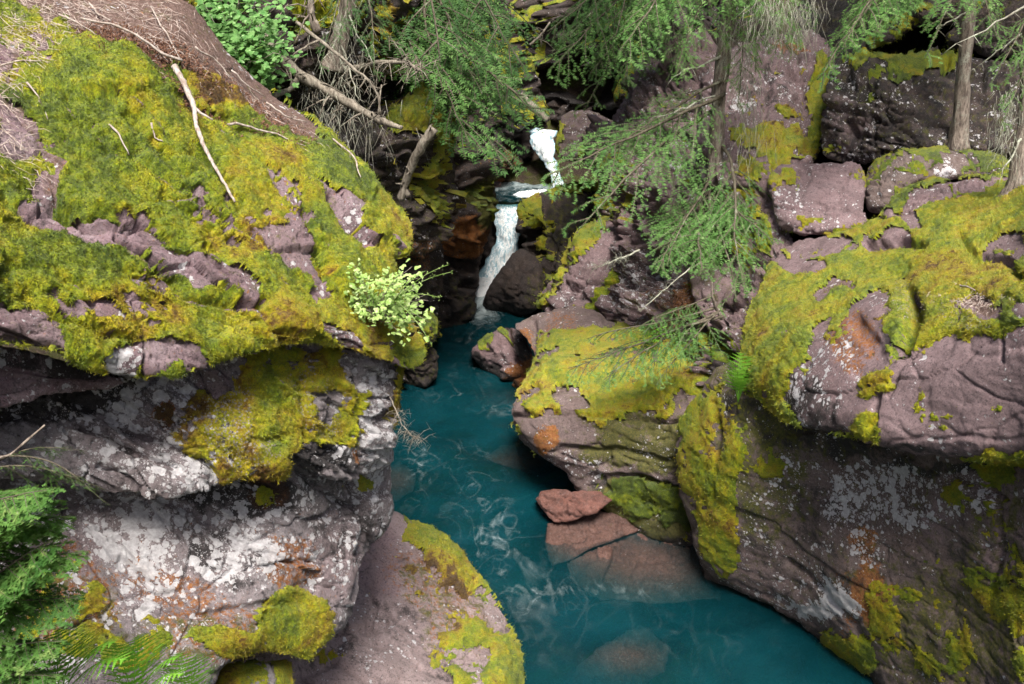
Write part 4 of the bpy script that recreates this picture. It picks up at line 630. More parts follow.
rock('R10', 'rock_cliff', [(700, 90), (720, 50), (745, 42), (762, 34), (785, 28), (818, 29), (832, 45), (838, 70), (834, 110), (822, 150), (812, 168), (780, 178), (740, 190), (700, 190)],
     [(700, 90, 14.5), (745, 45, 15.2), (818, 29, 15.2), (838, 70, 14.6), (812, 165, 11.9), (805, 140, 12.9), (740, 130, 13.1), (700, 190, 12.0), (740, 188, 11.6), (770, 90, 13.9), (720, 80, 14.2)],
     M['pink'], res=1.9, R=.3, thick=2.5, lump=.15, lsc=.8, seed=67, rough=.05, rsc=.25, strata=((-.5, 0, 1), .5, .07), blocks=((.3, 0, 1), .8, .10),
     grooves=[([(765, 70), (772, 100), (760, 125)], 3, .08), ([(800, 40), (812, 80), (800, 135)], 3, .06), ([(722, 100), (745, 115)], 5, .15)],
     moss=(-.55, [(822, 95, 10, 55, 5, .8), (775, 148, 44, 16, 10, .8), (770, 172, 30, 12, 0, .6), (757, 62, 12, 12, 0, .0), (760, 105, 12, 14, 0, .2), (792, 115, 10, 20, 40, .3), (790, 65, 20, 6, 0, .1), (738, 125, 14, 10, 0, .0)]), mt=.08, hue=(.55, [(822, 95, 16, 60, 0, .38)]), bright=.92, tuft=.5, tlen=.03,
     white=(.45, [(742, 100, 14, 14, 0, .8), (790, 45, 30, 14, 0, .5)]), dark=(.28, [(775, 80, 20, 20, 0, .5), (820, 150, 12, 16, 0, .8)]), green=.25, pink=.35, rust=(.15, [(795, 42, 20, 6, 0, .6)]),
     label='lichen spotted grey pink cliff with hanging moss right of the hemlock trunk', cat='cliff')
rock('bankA', 'rocky_bank', [(600, 250), (600, 200), (590, 170), (585, 140), (620, 110), (650, 60), (700, 40), (735, 60), (740, 130), (780, 175), (790, 230), (800, 262), (770, 300), (750, 330), (742, 370), (735, 420), (700, 400), (690, 345), (650, 345), (620, 335), (600, 312), (620, 290)],
     [(600, 250, 15.0), (590, 150, 17), (650, 60, 18), (735, 60, 15.5), (740, 130, 13.2), (790, 230, 10.9), (770, 290, 10.2), (742, 370, 9.3), (735, 420, 9.3), (700, 390, 10.0), (650, 345, 12.0), (610, 320, 13.2), (700, 260, 11.8), (660, 200, 13.6), (700, 150, 13.4), (680, 320, 11.3), (620, 200, 15), (725, 300, 10.6)],
     M['pink'], res=2.0, R=.3, thick=2.5, lump=.18, lsc=.9, seed=69, rough=.03, rsc=.22, strata=((-.2, .1, 1), .5, .12), blocks=((-.1, .2, 1), .7, .24), oj=4,
     grooves=[([(705, 300), (712, 350), (722, 400)], 5, .3), ([(640, 270), (660, 310), (700, 330)], 4, .12), ([(740, 330), (735, 380)], 6, .3), ([(655, 205), (700, 195), (715, 190)], 4, .2), ([(700, 120), (715, 155), (710, 180)], 6, .3)],
     moss=(-.25, [(700, 310, 20, 40, 0, .2), (755, 240, 20, 30, 0, .6), (720, 350, 24, 30, 0, .3), (690, 345, 40, 14, 10, .4), (650, 300, 30, 30, 40, -1), (670, 260, 40, 26, 0, -.7), (735, 290, 20, 20, 0, -.8), (620, 190, 30, 40, 0, .4), (640, 290, 12, 40, 50, -.9), (680, 170, 30, 20, 0, -.6), (700, 180, 40, 10, -10, -.3), (740, 180, 20, 20, 0, .4)]), mt=.08, hue=(.45, [(715, 330, 40, 60, 0, .32)]), bright=.85, tuft=.5, tlen=.03,
     white=(.40, [(650, 285, 40, 30, 40, .65), (620, 310, 20, 12, 0, .6), (690, 160, 20, 20, 0, .6)]), dark=(.22, [(640, 275, 30, 24, 40, .45), (712, 350, 12, 50, 0, .8)]), rust=(.1, [(690, 300, 16, 16, 0, .6), (660, 360, 20, 10, 0, .5)]), pink=(.35), green=.35, litter=(0, [(690, 300, 20, 20, 0, .6), (670, 330, 26, 16, 0, .5), (760, 215, 30, 10, 0, .4)]),
     label='broken mossy bank of pink and grey rock beneath the hemlock trunk', cat='bank')
for k, (ol, ys_, mt_, kw, lb) in enumerate([
    ([(555, 128), (560, 115), (575, 109), (600, 112), (618, 120), (622, 140), (610, 158), (585, 160), (562, 158), (556, 148)], (19.8, 19.0), 'dark', dict(moss=(-.2, [(562, 140, 6, 18, 0, .7), (590, 150, 16, 10, 0, .2)]), pink=.5, white=.4), 'mossy boulder right beside the upper waterfall'),
    ([(600, 160), (640, 150), (660, 165), (650, 200), (620, 215), (596, 200)], (17, 15.8), 'pink', dict(moss=(.2, []), white=.3), 'mossy boulder behind the lacy hemlock boughs over the pool'),
    ([(642, 118), (655, 75), (668, 62), (676, 80), (668, 112), (648, 128), (640, 126)], (17.6, 16.6), 'pink', dict(moss=(-.6, []), white=.4, dark=.3), 'leaning grey slab beside the far slim trunk'),
    ([(612, 100), (630, 70), (645, 52), (655, 70), (648, 100), (632, 112)], (18.5, 18.0), 'dark', dict(moss=(.3, []), white=.3), 'steep mossy stone behind the leaning grey slab'),
    ([(668, 130), (700, 118), (722, 128), (725, 150), (700, 165), (672, 160)], (14.4, 13.8), 'pink', dict(moss=(-.3, []), white=.5, pink=.5), 'pale lichened block left of the hemlock trunk'),
    ([(658, 196), (680, 186), (715, 180), (724, 192), (700, 206), (668, 210)], (13.4, 12.6), 'pink', dict(moss=(-.5, []), pink=.5, white=.35), 'flat pink stone at the foot of the hemlock trunk'),
    ([(690, 100), (705, 85), (722, 95), (722, 120), (700, 126), (690, 116)], (15.2, 14.6), 'pink', dict(moss=(-.1, []), hue=.6, white=.5), 'small pink stone with orange moss above the pale block'),
    ([(690, 270), (720, 262), (745, 280), (748, 310), (735, 340), (712, 335), (695, 300)], (11.4, 10.2), 'pink', dict(moss=(-.7, []), pink=.7, white=.3), 'smooth mauve stone in the bank below the green bough'),
    ([(648, 300), (668, 285), (700, 290), (704, 320), (680, 335), (655, 330)], (12.2, 11.4), 'pink', dict(moss=(-.4, []), pink=.6, dark=.2), 'angular pink stone above the low hemlock bough'),
    ([(405, 345), (425, 338), (437, 352), (438, 376), (426, 391), (404, 392)], (14.3, Z(420, 391, 0)), 'dark', dict(moss=-1.2, dark=.3), 'dark smooth boulder in the water behind the mossy nose of the near cliff'),
    ([(419, 318), (428, 310), (438, 320), (438, 340), (428, 350), (418, 345)], (14.0, 13.8), 'dark', dict(moss=.4, hue=.35), 'small green mossy knob above the dark smooth boulder')]):
    cx = sum(p[0] for p in ol)/len(ol); cy = sum(p[1] for p in ol)/len(ol); yt, yb = ys_; y0 = min(p[1] for p in ol); y1 = max(p[1] for p in ol)
    x0 = min(p[0] for p in ol); x1 = max(p[0] for p in ol)
    rock('sb%d' % k, 'small_boulder', ol, [(x0, y0, yt+.1), (x1, y0, yt+.1), (x0, y1, yb+.1), (x1, y1, yb), (cx, cy, (yt+yb)/2-.12)], M[mt_], res=1.8, R=.25, thick=.9, lump=.10, lsc=.6, rough=.03, rsc=.2, blocks=((.1, .1, 1), .5, .08), seed=80+k, mt=.07, tuft=.4, tlen=.03, label=lb, cat='boulder', **({'hue': .42, 'bright': .85, 'green': .38}|kw))
# ------------------------------------------------------------------ plants: prototypes of boughs, built once and shared
def tube(pts, rads, k=6):
    V = []; Q = []
    for i, p in enumerate(pts):
        a = (pts[min(i+1, len(pts)-1)]-pts[max(i-1, 0)]).normalized(); u = a.orthogonal().normalized(); v = a.cross(u)
        if i:
            u = (pu-a*pu.dot(a)).normalized(); v = a.cross(u)
        pu = u
        for j in range(k):
            th = 2*math.pi*j/k; V.append(p+(u*math.cos(th)+v*math.sin(th))*rads[i])
    for i in range(len(pts)-1):
        for j in range(k): Q.append((i*k+j, i*k+(j+1) % k, (i+1)*k+(j+1) % k, (i+1)*k+j))
    V.append(pts[0]); V.append(pts[-1]); n = len(V)
    T = [(n-2, (j+1) % k, j) for j in range(k)]+[(n-1, (len(pts)-1)*k+j, (len(pts)-1)*k+(j+1) % k) for j in range(k)]
    return V, Q, T
class Geo:
    def __init__(s): s.V = []; s.Q = []; s.T = []
    def tube(s, pts, r0, r1, k=5, wob=0):
        n = len(pts); rr = [(r0+(r1-r0)*i/(n-1))*(1+random.uniform(-wob, wob)) for i in range(n)]; V, Q, T = tube(pts, rr, k); o = len(s.V); s.V += V; s.Q += [tuple(a+o for a in q) for q in Q]; s.T += [tuple(a+o for a in q) for q in T]
    def tri(s, *p): o = len(s.V); s.V += list(p); s.T.append((o, o+1, o+2))
    def quad(s, *p): o = len(s.V); s.V += list(p); s.Q.append((o, o+1, o+2, o+3))
    def mesh(s, name, smooth=True): return new_mesh(name, np.array([list(v) for v in s.V]), np.array(s.Q).reshape(-1, 4) if s.Q else None, np.array(s.T).reshape(-1, 3) if s.T else None, smooth=smooth)
def bough(seed, sec=18, seclen=.50, tert=9, droop=.22, nl=.0155, nstep=.0080, sparse=0.0, lace=0.0):
    """one flat hemlock bough along +X, one unit long"""
    rn = random.Random(seed); wd = Geo(); V = []; T = []
    ax = []
    for i in range(14):
        x = i/13; ax.append(Vector((x, .04*math.sin(x*4+seed)+rn.uniform(-.006, .006), -droop*x*x*.6+.03*math.sin(x*5+seed))))
    wd.tube(ax, .011, .002, 5)
    def at(u): f = u*13; i = min(int(f), 12); return ax[i].lerp(ax[i+1], f-i)
    def needles(p, q, dens=1.0):
        d = q-p; L = d.length
        if L < 1e-4: return
        d /= L; side = d.cross(Vector((0, 0, 1))).normalized(); up = side.cross(d); k = max(2, int(L/nstep*dens))
        for j in range(k):
            c = p+d*L*(j+rn.random()*.6)/k
            for sg in (-1, 1):
                a = (side*sg*rn.uniform(.75, 1)+d*rn.uniform(.2, .6)+up*rn.uniform(-.25, .35)).normalized(); l = nl*rn.uniform(.6, 1.15)*(1-.35*j/k)
                wv = d*l*.20; o = len(V); V.extend([c-wv, c+wv, c+a*l]); T.append((o, o+1, o+2))
    def twig(b, e, L, dens=1.0):
        e = e.normalized(); k = max(2, int(L/.03)); p = b
        for _ in range(k):
            q = p+e*L/k; needles(p, q, dens); p = q; e = (e+Vector((rn.uniform(-.12, .12), rn.uniform(-.12, .12), -.10+rn.uniform(-.08, .05)))).normalized()
    for i in range(sec):
        u = .14+.86*(i+rn.uniform(-.4, .4))/sec; u = min(max(u, .06), .99); p = at(u); sg = 1 if i % 2 else -1
        if rn.random() < sparse: continue
        L = seclen*(1.06-u)**.6*rn.uniform(.6, 1.15)*min(1, u*3+.45); an = rad(rn.uniform(30, 62)); dz = rn.uniform(-.55, .02)
        d = Vector((math.cos(an), sg*math.sin(an), dz)).normalized(); pts = [p]; m = 8
        for k in range(1, m+1):
            d = (d+Vector((.05, 0, -.03-.07*k/m))+Vector((rn.uniform(-.12, .12), rn.uniform(-.12, .12), rn.uniform(-.09, .09)))).normalized(); pts.append(pts[-1]+d*L/m)
        wd.tube(pts, .0040, .0010, 3)
        nt_ = max(3, int(tert*1.3*L/seclen))
        for k in range(nt_):
            f = .15+.85*k/nt_; g = min(f*m, m-.01); a = int(g); b = pts[a].lerp(pts[a+1], g-a); dd_ = (pts[a+1]-pts[a]).normalized(); s2 = 1 if k % 2 else -1
            if rn.random() < lace: continue
            l2 = L*.62*(1.08-f)*rn.uniform(.5, 1.2)+.02; sd = dd_.cross(Vector((0, 0, 1))).normalized()*s2
            e = (dd_*rn.uniform(.6, 1)+sd*rn.uniform(.6, .9)+Vector((0, 0, rn.uniform(-.35, .05)))).normalized(); twig(b, e, l2)
            kk = max(1, int(l2/.035))
            for z_ in range(kk):
                if rn.random() < .3: continue
                ff = (z_+.5)/kk; c = b+e*l2*ff+Vector((0, 0, -.04*ff*ff)); s3 = 1 if z_ % 2 else -1; sd3 = e.cross(Vector((0, 0, 1))).normalized()*s3
                twig(c, e*.8+sd3*.8+Vector((0, 0, rn.uniform(-.3, .05))), l2*.45*(1.1-ff)+.012)
        for k in range(m): needles(pts[k], pts[k+1], .8)
    needles(at(.8), at(1.0))
    return wd.mesh('branch'), new_mesh('needles', np.array([list(v) for v in V]), None, np.array(T), smooth=False)
random.seed(5)
BO = {'a': bough(1, 16, lace=.15), 'b': bough(2, 14, .42, 8, .34, lace=.3), 'c': bough(3, 18, .38, 8, .16, lace=.15), 'd': bough(4, 13, .52, 9, .30, sparse=.1, lace=.25),
      'y': bough(9, 20, .50, 9, .20, nl=.026, nstep=.0065, lace=.1), 'e': bough(6, 16, .40, 6, .45, nl=.018, sparse=.2, lace=.45)}
def put_bough(tree, kind, S, E, leaf='hemlock', roll=0.0, sag=None, wood=None):
    """a bough from S to E (world points) as a part of its tree, its needles a sub-part"""
    mb, mn = BO[kind]; d = E-S; L = d.length
    if not mb.materials: mb.materials.append(M['bough'])
    o = bpy.data.objects.new('branch', mb); C.objects.link(o); o.parent = tree
    x = d.normalized(); z = (Vector((0, 0, 1))-x*x.z); z = z.normalized() if z.length > .05 else x.orthogonal().normalized()
    z = Matrix.Rotation(roll, 3, x) @ z; y = z.cross(x); m = Matrix((x, y, z)).transposed().to_4x4()
    m = Matrix.Translation(S-tree.location) @ m @ Matrix.Diagonal((L, L, L, 1)); o.matrix_local = m
    key = 'needles_'+leaf+kind
    me = BO.get(key)
    if me is None: me = mn.copy(); me.materials.append(M[leaf]); BO[key] = me
    nd = bpy.data.objects.new('needles', me); C.objects.link(nd); nd.parent = o
    return o
def trunk_mesh(pts, r0, r1, seed, base, k=18, rough=.012, flare=1.6):
    n = len(pts)*8; P = []; Rr = []
    for i in range(n):
        f = i/(n-1)*(len(pts)-1); a = min(int(f), len(pts)-2); P.append(pts[a].lerp(pts[a+1], f-a)); u = i/(n-1); Rr.append((r0+(r1-r0)*u)*(1+(flare-1)*math.exp(-u*14)))
    V, Q, T = tube(P, Rr, k); V = np.array([list(v) for v in V]); cen = np.array([list(p) for p in P]); cen = np.concatenate([np.repeat(cen, k, 0), cen[[0, -1]]])
    nr = V-cen; V = V+nr/ (np.linalg.norm(nr, axis=1, keepdims=True)+1e-6)*(rough*2.2*fbm(V*[22, 22, 5], seed, 3))[:, None]
    return new_mesh('trunk', V-np.array(list(base)), np.array(Q), np.array(T))
def tree(pts, r0, r1, label, boughs=(), seed=1, group=None, limbs=(), name='hemlock_tree'):
    base = pts[0]; e = empty(name, base, label, 'tree', group)
    link('trunk', trunk_mesh(pts, r0, r1, seed, base, rough=min(.012, r0*.12)), M['bark'], e)
    for i, b in enumerate(boughs): put_bough(e, b[0], b[1], b[2], *(b[3:]))
    for S, Ee, r in limbs:
        g = Geo(); pp = [S]; rn = random.Random(seed+int(S.x*100)); d = (Ee-S)
        for k in range(1, 9): pp.append(S+d*k/8+Vector((rn.uniform(-1, 1), rn.uniform(-1, 1), rn.uniform(-1, 1)))*d.length*.025)
        g.tube([p-base for p in pp], r, r*.3, 6, .15)
        for k in range(10):
            a = pp[rn.randint(2, 8)]-base; v = Vector((rn.uniform(-1, 1), rn.uniform(-1, 1), rn.uniform(-.9, .4)))*d.length*.12; g.tube([a, a+v*.5+Vector((0, 0, -.01)), a+v+Vector((0, 0, -.03))], r*.3, r*.08, 4)
        link('limb', g.mesh('limb'), M['hoary'], e)
    return e
def fan(anchor, tips, kinds, leaf, roll=.35, sd=1):
    rn = random.Random(sd); return [(kinds[i % len(kinds)], anchor(i) if callable(anchor) else anchor, t, leaf, rn.uniform(-roll, roll)) for i, t in enumerate(tips)]
def px(*L): return [W(*p) for p in L]
# main hemlock on the right bank
T1 = [W(715, 195, 12.3), W(716, 150, 12.25), W(719, 90, 12.2), W(728, 20, 12.2), W(734, -60, 12.2), W(738, -240, 12.3), W(742, -480, 12.4)]
def T1a(y): return W(np.interp(y, [-240, -60, 20, 90, 150, 195], [738, 734, 728, 719, 716, 715]), y, 12.2)
tree(T1, .095, .05, 'lichened hemlock with the thickest trunk in view, spreading lacy boughs over the pool', [
    ('a', T1a(95), W(556, 158, 10.9), 'hemlock', -.5), ('d', T1a(110), W(575, 196, 10.6), 'hemlock', -.35), ('b', T1a(80), W(600, 140, 11.4), 'hemlock', -.4), 
    ('c', T1a(185), W(655, 262, 10.6), 'hemlock', -.3), ('c', T1a(200), W(700, 262, 10.2), 'hemlock', -.3), ('a', T1a(150), W(762, 262, 10.2), 'hemlock', -.2), ('d', T1a(180), W(725, 275, 10.1), 'hemlock', .2), ('c', T1a(175), W(770, 235, 10.6), 'hemlock', .1), ('b', T1a(170), W(668, 240, 10.6), 'hemlock', 0),
    ('b', T1a(-60), W(668, 50, 11.0), 'hemlock', .1), ('e', T1a(-30), W(745, 90, 11.4), 'hemlock', .2), ('b', T1a(-60), W(800, 30, 11.0), 'hemlock', .2), ('e', T1a(-50), W(770, 45, 11.2), 'hemlock', .1), ('a', T1a(-110), W(620, 20, 10.6), 'hemlock', 0), ('a', T1a(-120), W(820, 10, 10.6), 'hemlock', 0)],
    seed=4, limbs=[(T1a(55), W(672, 78, 11.6), .02), (T1a(95), W(655, 118, 11.5), .016), (T1a(35), W(752, 60, 11.7), .012), (T1a(150), W(700, 130, 11.9), .014)])
T2a = lambda y: W(667+(y-60)*.02, y, 17.0)
tree([T2a(85), T2a(40), T2a(-10), T2a(-120), T2a(-300)], .09, .05, 'far slim hemlock trunk standing behind the leaning grey slab', [
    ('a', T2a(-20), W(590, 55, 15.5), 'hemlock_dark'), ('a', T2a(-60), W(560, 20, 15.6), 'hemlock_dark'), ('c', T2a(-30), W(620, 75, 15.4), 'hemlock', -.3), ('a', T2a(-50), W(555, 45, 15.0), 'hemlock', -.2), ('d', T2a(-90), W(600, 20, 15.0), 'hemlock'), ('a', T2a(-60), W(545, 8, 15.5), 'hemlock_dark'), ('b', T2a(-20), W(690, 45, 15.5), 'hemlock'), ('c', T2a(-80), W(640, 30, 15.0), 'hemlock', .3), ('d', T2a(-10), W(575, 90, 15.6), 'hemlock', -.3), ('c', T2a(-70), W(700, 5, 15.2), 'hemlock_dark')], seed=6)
T3a = lambda y: W(958+(150-y)*.08, y, 11.5)
tree([T3a(152), T3a(90), T3a(20), T3a(-60), T3a(-200), T3a(-380)], .085, .05, 'straight brown trunk rising in front of the large dark block at upper right', [
    ('c', W(925, -60, 10.6), W(814, 64, 9.8), 'hemlock', .1), ('c', W(930, -70, 10.6), W(835, 36, 9.6), 'hemlock', .1), ('c', W(935, -50, 10.6), W(868, 30, 10.0), 'hemlock', .1), ('b', T3a(-60), W(1010, 20, 10.4), 'hemlock', 0), ('e', T3a(-90), W(810, 5, 10.2), 'hemlock', 0), ('e', T3a(-70), W(930, 10, 10.2), 'hemlock', 0)],
    seed=8, limbs=[(W(1040, 20, 9.4), W(975, 68, 9.8), .012), (T3a(10), W(935, 30, 10.9), .012)])
T4a = lambda y: W(1022+(200-y)*.06, y, 8.9)
tree([W(1008, 208, 8.85), W(1020, 180, 8.85), T4a(120), T4a(40), T4a(-60), T4a(-300)], .09, .06, 'lichened trunk cut by the right edge, rooted on the mossy slab', [('e', T4a(10), W(990, 60, 8.4), 'hemlock', 0), ('e', T4a(40), W(1005, 100, 8.3), 'hemlock', 0)], seed=9, limbs=[(T4a(130), W(1000, 175, 8.6), .014), (T4a(0), W(955, 45, 8.8), .012)])
# hemlock clinging to the left wall
T5a = lambda y: W(395, y, 15.6)
tree([T5a(40), T5a(-20), T5a(-120), T5a(-300), T5a(-500)], .12, .06, 'hidden hemlock on the left wall whose dense boughs hang over the cleft', [
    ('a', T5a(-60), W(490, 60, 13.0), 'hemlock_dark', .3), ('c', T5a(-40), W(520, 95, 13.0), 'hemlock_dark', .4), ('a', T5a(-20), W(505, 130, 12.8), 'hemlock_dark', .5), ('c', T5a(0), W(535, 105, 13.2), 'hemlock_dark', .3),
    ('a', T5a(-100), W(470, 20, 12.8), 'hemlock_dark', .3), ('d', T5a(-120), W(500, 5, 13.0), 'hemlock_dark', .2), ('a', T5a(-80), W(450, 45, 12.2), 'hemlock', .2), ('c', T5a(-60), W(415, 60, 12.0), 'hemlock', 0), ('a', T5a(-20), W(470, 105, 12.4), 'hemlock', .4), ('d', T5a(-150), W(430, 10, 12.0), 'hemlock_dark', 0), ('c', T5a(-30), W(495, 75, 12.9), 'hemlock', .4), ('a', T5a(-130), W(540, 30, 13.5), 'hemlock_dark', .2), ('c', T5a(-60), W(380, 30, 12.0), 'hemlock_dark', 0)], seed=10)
# high boughs added out of view above these trees to shade the back gorge
def shade_boughs(e, xs, ys, zs, n, seed, L=(2.2, 3.6)):
    rn = random.Random(seed)
    for i in range(n):
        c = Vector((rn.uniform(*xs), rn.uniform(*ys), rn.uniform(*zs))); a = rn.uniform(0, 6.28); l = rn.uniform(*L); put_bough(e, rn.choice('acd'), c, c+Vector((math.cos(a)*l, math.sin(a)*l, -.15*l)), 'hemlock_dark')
TT = {o.name: o for o in C.objects if o.name.startswith('hemlock_tree')}
TL = [TT[k] for k in sorted(TT)]
shade_boughs(TL[0], (.5, 5.5), (10.5, 15), (8, 12), 26, 1); shade_boughs(TL[1], (1.5, 6), (15, 20), (8, 13), 26, 2); shade_boughs(TL[2], (3, 9), (9.5, 14), (7.6, 12), 26, 3); shade_boughs(TL[4], (-7, -1.5), (14, 20), (8.5, 13), 26, 4)
# low bough reaching over the shelf boulder, from a small tree rooted in the bank
sp = W(722, 318, 9.9)
tree([sp, W(716, 308, 9.85), W(712, 296, 9.8), W(712, 282, 9.8)], .02, .008, 'low hemlock sapling leaning out of the bank over the shelf boulder', [
    ('a', sp, W(566, 352, 9.7), 'hemlock', -.1), ('c', W(718, 312, 9.85), W(600, 372, 9.5), 'hemlock', -.3), ('c', W(716, 308, 9.85), W(585, 330, 9.8), 'hemlock', .2), ('b', W(718, 312, 9.85), W(650, 372, 9.4), 'hemlock', .1), ('c', W(712, 296, 9.8), W(635, 322, 9.6), 'hemlock', 0)], seed=12)
# young conifers in the bottom left corner
S6 = W(-40, 700, 3.3)
tree([S6, W(-38, 640, 3.3), W(-30, 560, 3.32), W(-22, 480, 3.35)], .02, .006, 'bright young conifer at the left edge in front of the lichened face', [
    ('y', W(-60, 520, 3.3), W(66, 505, 3.22), 'young', -0.3), ('y', W(-60, 560, 3.3), W(76, 540, 3.20), 'young', -0.1), ('y', W(-60, 590, 3.3), W(72, 590, 3.18), 'young', 0.2), ('y', W(-60, 560, 3.3), W(45, 485, 3.16), 'young', -0.3), ('y', W(-60, 640, 3.3), W(55, 630, 3.14), 'young', -0.1), ('y', W(-60, 600, 3.3), W(38, 530, 3.12), 'young', 0.2), ('y', W(-60, 620, 3.3), W(20, 570, 3.10), 'young', -0.3), ('y', W(-60, 660, 3.3), W(50, 665, 3.08), 'young', -0.1), ('y', W(-60, 500, 3.3), W(36, 480, 3.06), 'young', 0.2), ('y', W(-60, 700, 3.3), W(70, 680, 3.04), 'young', -0.3)], seed=14)
S7 = W(-30, 480, 3.7)
tree([S7, W(-20, 462, 3.75), W(10, 455, 3.8), W(45, 425, 3.85)], .008, .004, 'sparse pale twiggy sapling above the bright young conifer', [('e', W(-20, 470, 3.7), W(98, 455, 3.8), 'young', -.7), ('e', W(10, 455, 3.8), W(112, 470, 3.75), 'young', -.5), ('e', W(0, 460, 3.8), W(75, 428, 3.85), 'young', -.6)], seed=15)

# ------------------------------------------------------------------ broadleaf plants, ferns
def leafy(name, cat, label, base, stems, mat, size, lobes, nleaf=14, seed=1, stemmat='twig', spread=.06, up=.5):
    rn = random.Random(seed); e = empty(name, base, label, cat); gs = Geo(); gl = Geo()
    for tip in stems:
        d = tip-base; m = 8; pts = [Vector((0, 0, 0))]
        for k in range(1, m+1): pts.append(d*k/m+Vector((0, 0, d.length*.12*math.sin(math.pi*k/m)))+Vector([rn.uniform(-1, 1) for _ in range(3)])*d.length*.02)
        gs.tube(pts, size*.10, size*.03, 4)
        for j in range(nleaf):
            f = rn.uniform(.25, 1)*m; a = min(int(f), m-1); p = pts[a].lerp(pts[a+1], f-a)+Vector([rn.gauss(0, spread) for _ in range(3)])
            n = Vector((rn.gauss(0, .45), rn.gauss(-.45, .35), up+rn.random())).normalized(); u = n.orthogonal().normalized(); u = Matrix.Rotation(rn.uniform(0, 6.28), 3, n) @ u; v = n.cross(u)
            s_ = size*rn.uniform(.55, 1.2); rim = []
            for q in range(9):
                th = -math.pi+2*math.pi*q/9; r = (.5+.16*math.cos(lobes*th))*(1+.35*math.cos(th)) if lobes else .5*(1+.5*math.cos(th))*(.62+.38*abs(math.cos(th)))
                rim.append(p+u*(math.cos(th)*r*s_+.3*s_)+v*math.sin(th)*r*s_*.9-n*(abs(math.sin(th))*s_*.12))
            c0 = p+u*.3*s_
            for q in range(9): gl.tri(c0, rim[q], rim[(q+1) % 9])
    link('stems', gs.mesh('stems'), M[stemmat], e); link('leaves', gl.mesh('leaves', False), M[mat], e); return e
rn = random.Random(77)
leafy('thimbleberry_shrub', 'shrub', 'green leafy shrub growing on the crest behind the twig covered slope', W(240, 92, 9.6), [W(rn.uniform(165, 290), rn.uniform(-5, 82)+max(0, 0), rn.uniform(8.9, 9.9)) for _ in range(46)], 'shrub', .068, 5, 46, 2, spread=.10)
leafy('thimbleberry_shrub', 'shrub', 'darker leafy shrub cut by the top edge left of the crest shrub', W(190, 20, 10.6), [W(rn.uniform(120, 300), rn.uniform(-60, 14), rn.uniform(9.5, 11.0)) for _ in range(30)], 'shrub', .10, 5, 22, 3, spread=.10)
leafy('cliff_plant', 'plant', 'pale green young leafy plant rooted in the moss nose of the near cliff', W(376, 320, 5.75), [W(rn.uniform(352, 428), rn.uniform(258, 315), rn.uniform(5.4, 6.0)) for _ in range(26)]+[W(rn.uniform(395, 432), rn.uniform(300, 340), 5.6) for _ in range(8)], 'pale', .034, 3, 18, 4, spread=.032, up=.4)
# its seed stalks
g = Geo(); b0 = W(376, 320, 5.75)
for k, (x, y) in enumerate([(448, 265), (440, 298), (452, 272), (424, 272), (432, 345)]):
    S = W(395, 300, 5.6)-b0; E = W(x, y, 5.4)-b0; pts = [S.lerp(E, i/8)+Vector((0, 0, .03*math.sin(3.1*i/8))) for i in range(9)]; g.tube(pts, .003, .0012, 4)
    for i in range(3, 9):
        for q in range(4):
            p = pts[i]+Vector([rn.gauss(0, .006) for _ in range(3)]); d = Vector([rn.gauss(0, 1) for _ in range(3)]).normalized()*.014; g.tri(p, p+d, p+d.cross(Vector((0, 0, 1)))*.5+d*.5)
so_ = [o for o in C.objects if o.name.startswith('cliff_plant')][0]
link('seed_stalks', g.mesh('seed_stalks'), M['pale'], so_)
def fern(base, tips, label, mat='fern', group=None, wid=.34, name='fern', n=19):
    e = empty(name, base, label, 'fern', group); rn = random.Random(int(base.x*1000))
    for tip in tips:
        g = Geo(); d = tip-base; L = d.length; side = d.cross(Vector((0, 0, 1))).normalized(); pts = [d*i/n+Vector((0, 0, L*.22*math.sin(math.pi*.8*i/n))) for i in range(n+1)]; g.tube(pts, L*.008, L*.002, 4)
        for i in range(3, n):
            l = L*wid*math.sin(math.pi*min(1, (i/n)*.9+.12))**.8*rn.uniform(.85, 1.1); a = (pts[i+1]-pts[i]).normalized()
            for sg in (-1, 1):
                q = (side*sg*.9+a*.45+Vector((0, 0, -.12))).normalized(); w_ = L/n*.30; m = 6
                for k in range(m):
                    c = pts[i]+q*l*k/m; h = w_*(1-k/m)*1.15
                    g.tri(c-a*h*.15, c+q*l/m*1.3, c+a*h*1.3+q*l/m*.5); g.tri(c, c+q*l/m*1.3, c-a*h*1.3+q*l/m*.5)
        link('frond', g.mesh('frond', False), M[mat], e)
    return e
FG = 'ferns in the bottom left corner'
for k, (bx, by, Y, tp, lb) in enumerate([
    (60, 700, 3.5, [(10, 660), (30, 645), (60, 640), (92, 645), (118, 655), (130, 672), (0, 682)], 'fern at the bottom edge with fronds splayed before the young conifer'),
    (135, 704, 3.7, [(95, 665), (115, 652), (140, 646), (165, 655), (180, 668), (185, 684)], 'light green fern second from the left at the bottom edge'),
    (190, 712, 3.9, [(165, 672), (180, 662), (198, 664), (210, 678)], 'small fern at the bottom edge nearest the wedged stone'),
    (0, 704, 3.4, [(-30, 660), (0, 650), (25, 656), (45, 670), (50, 684)], 'fern cut off by the bottom left corner')]):
    fern(W(bx, by, Y), [W(x, y, Y-.12) for x, y in tp], lb, group=FG, n=13)
fern(W(640, 345, 9.9), [W(628, 334, 9.8), W(650, 332, 9.8), W(668, 330, 9.8), W(680, 338, 9.8), (W(660, 345, 9.7))], 'small light fern under the low hemlock bough in the bank', n=10)
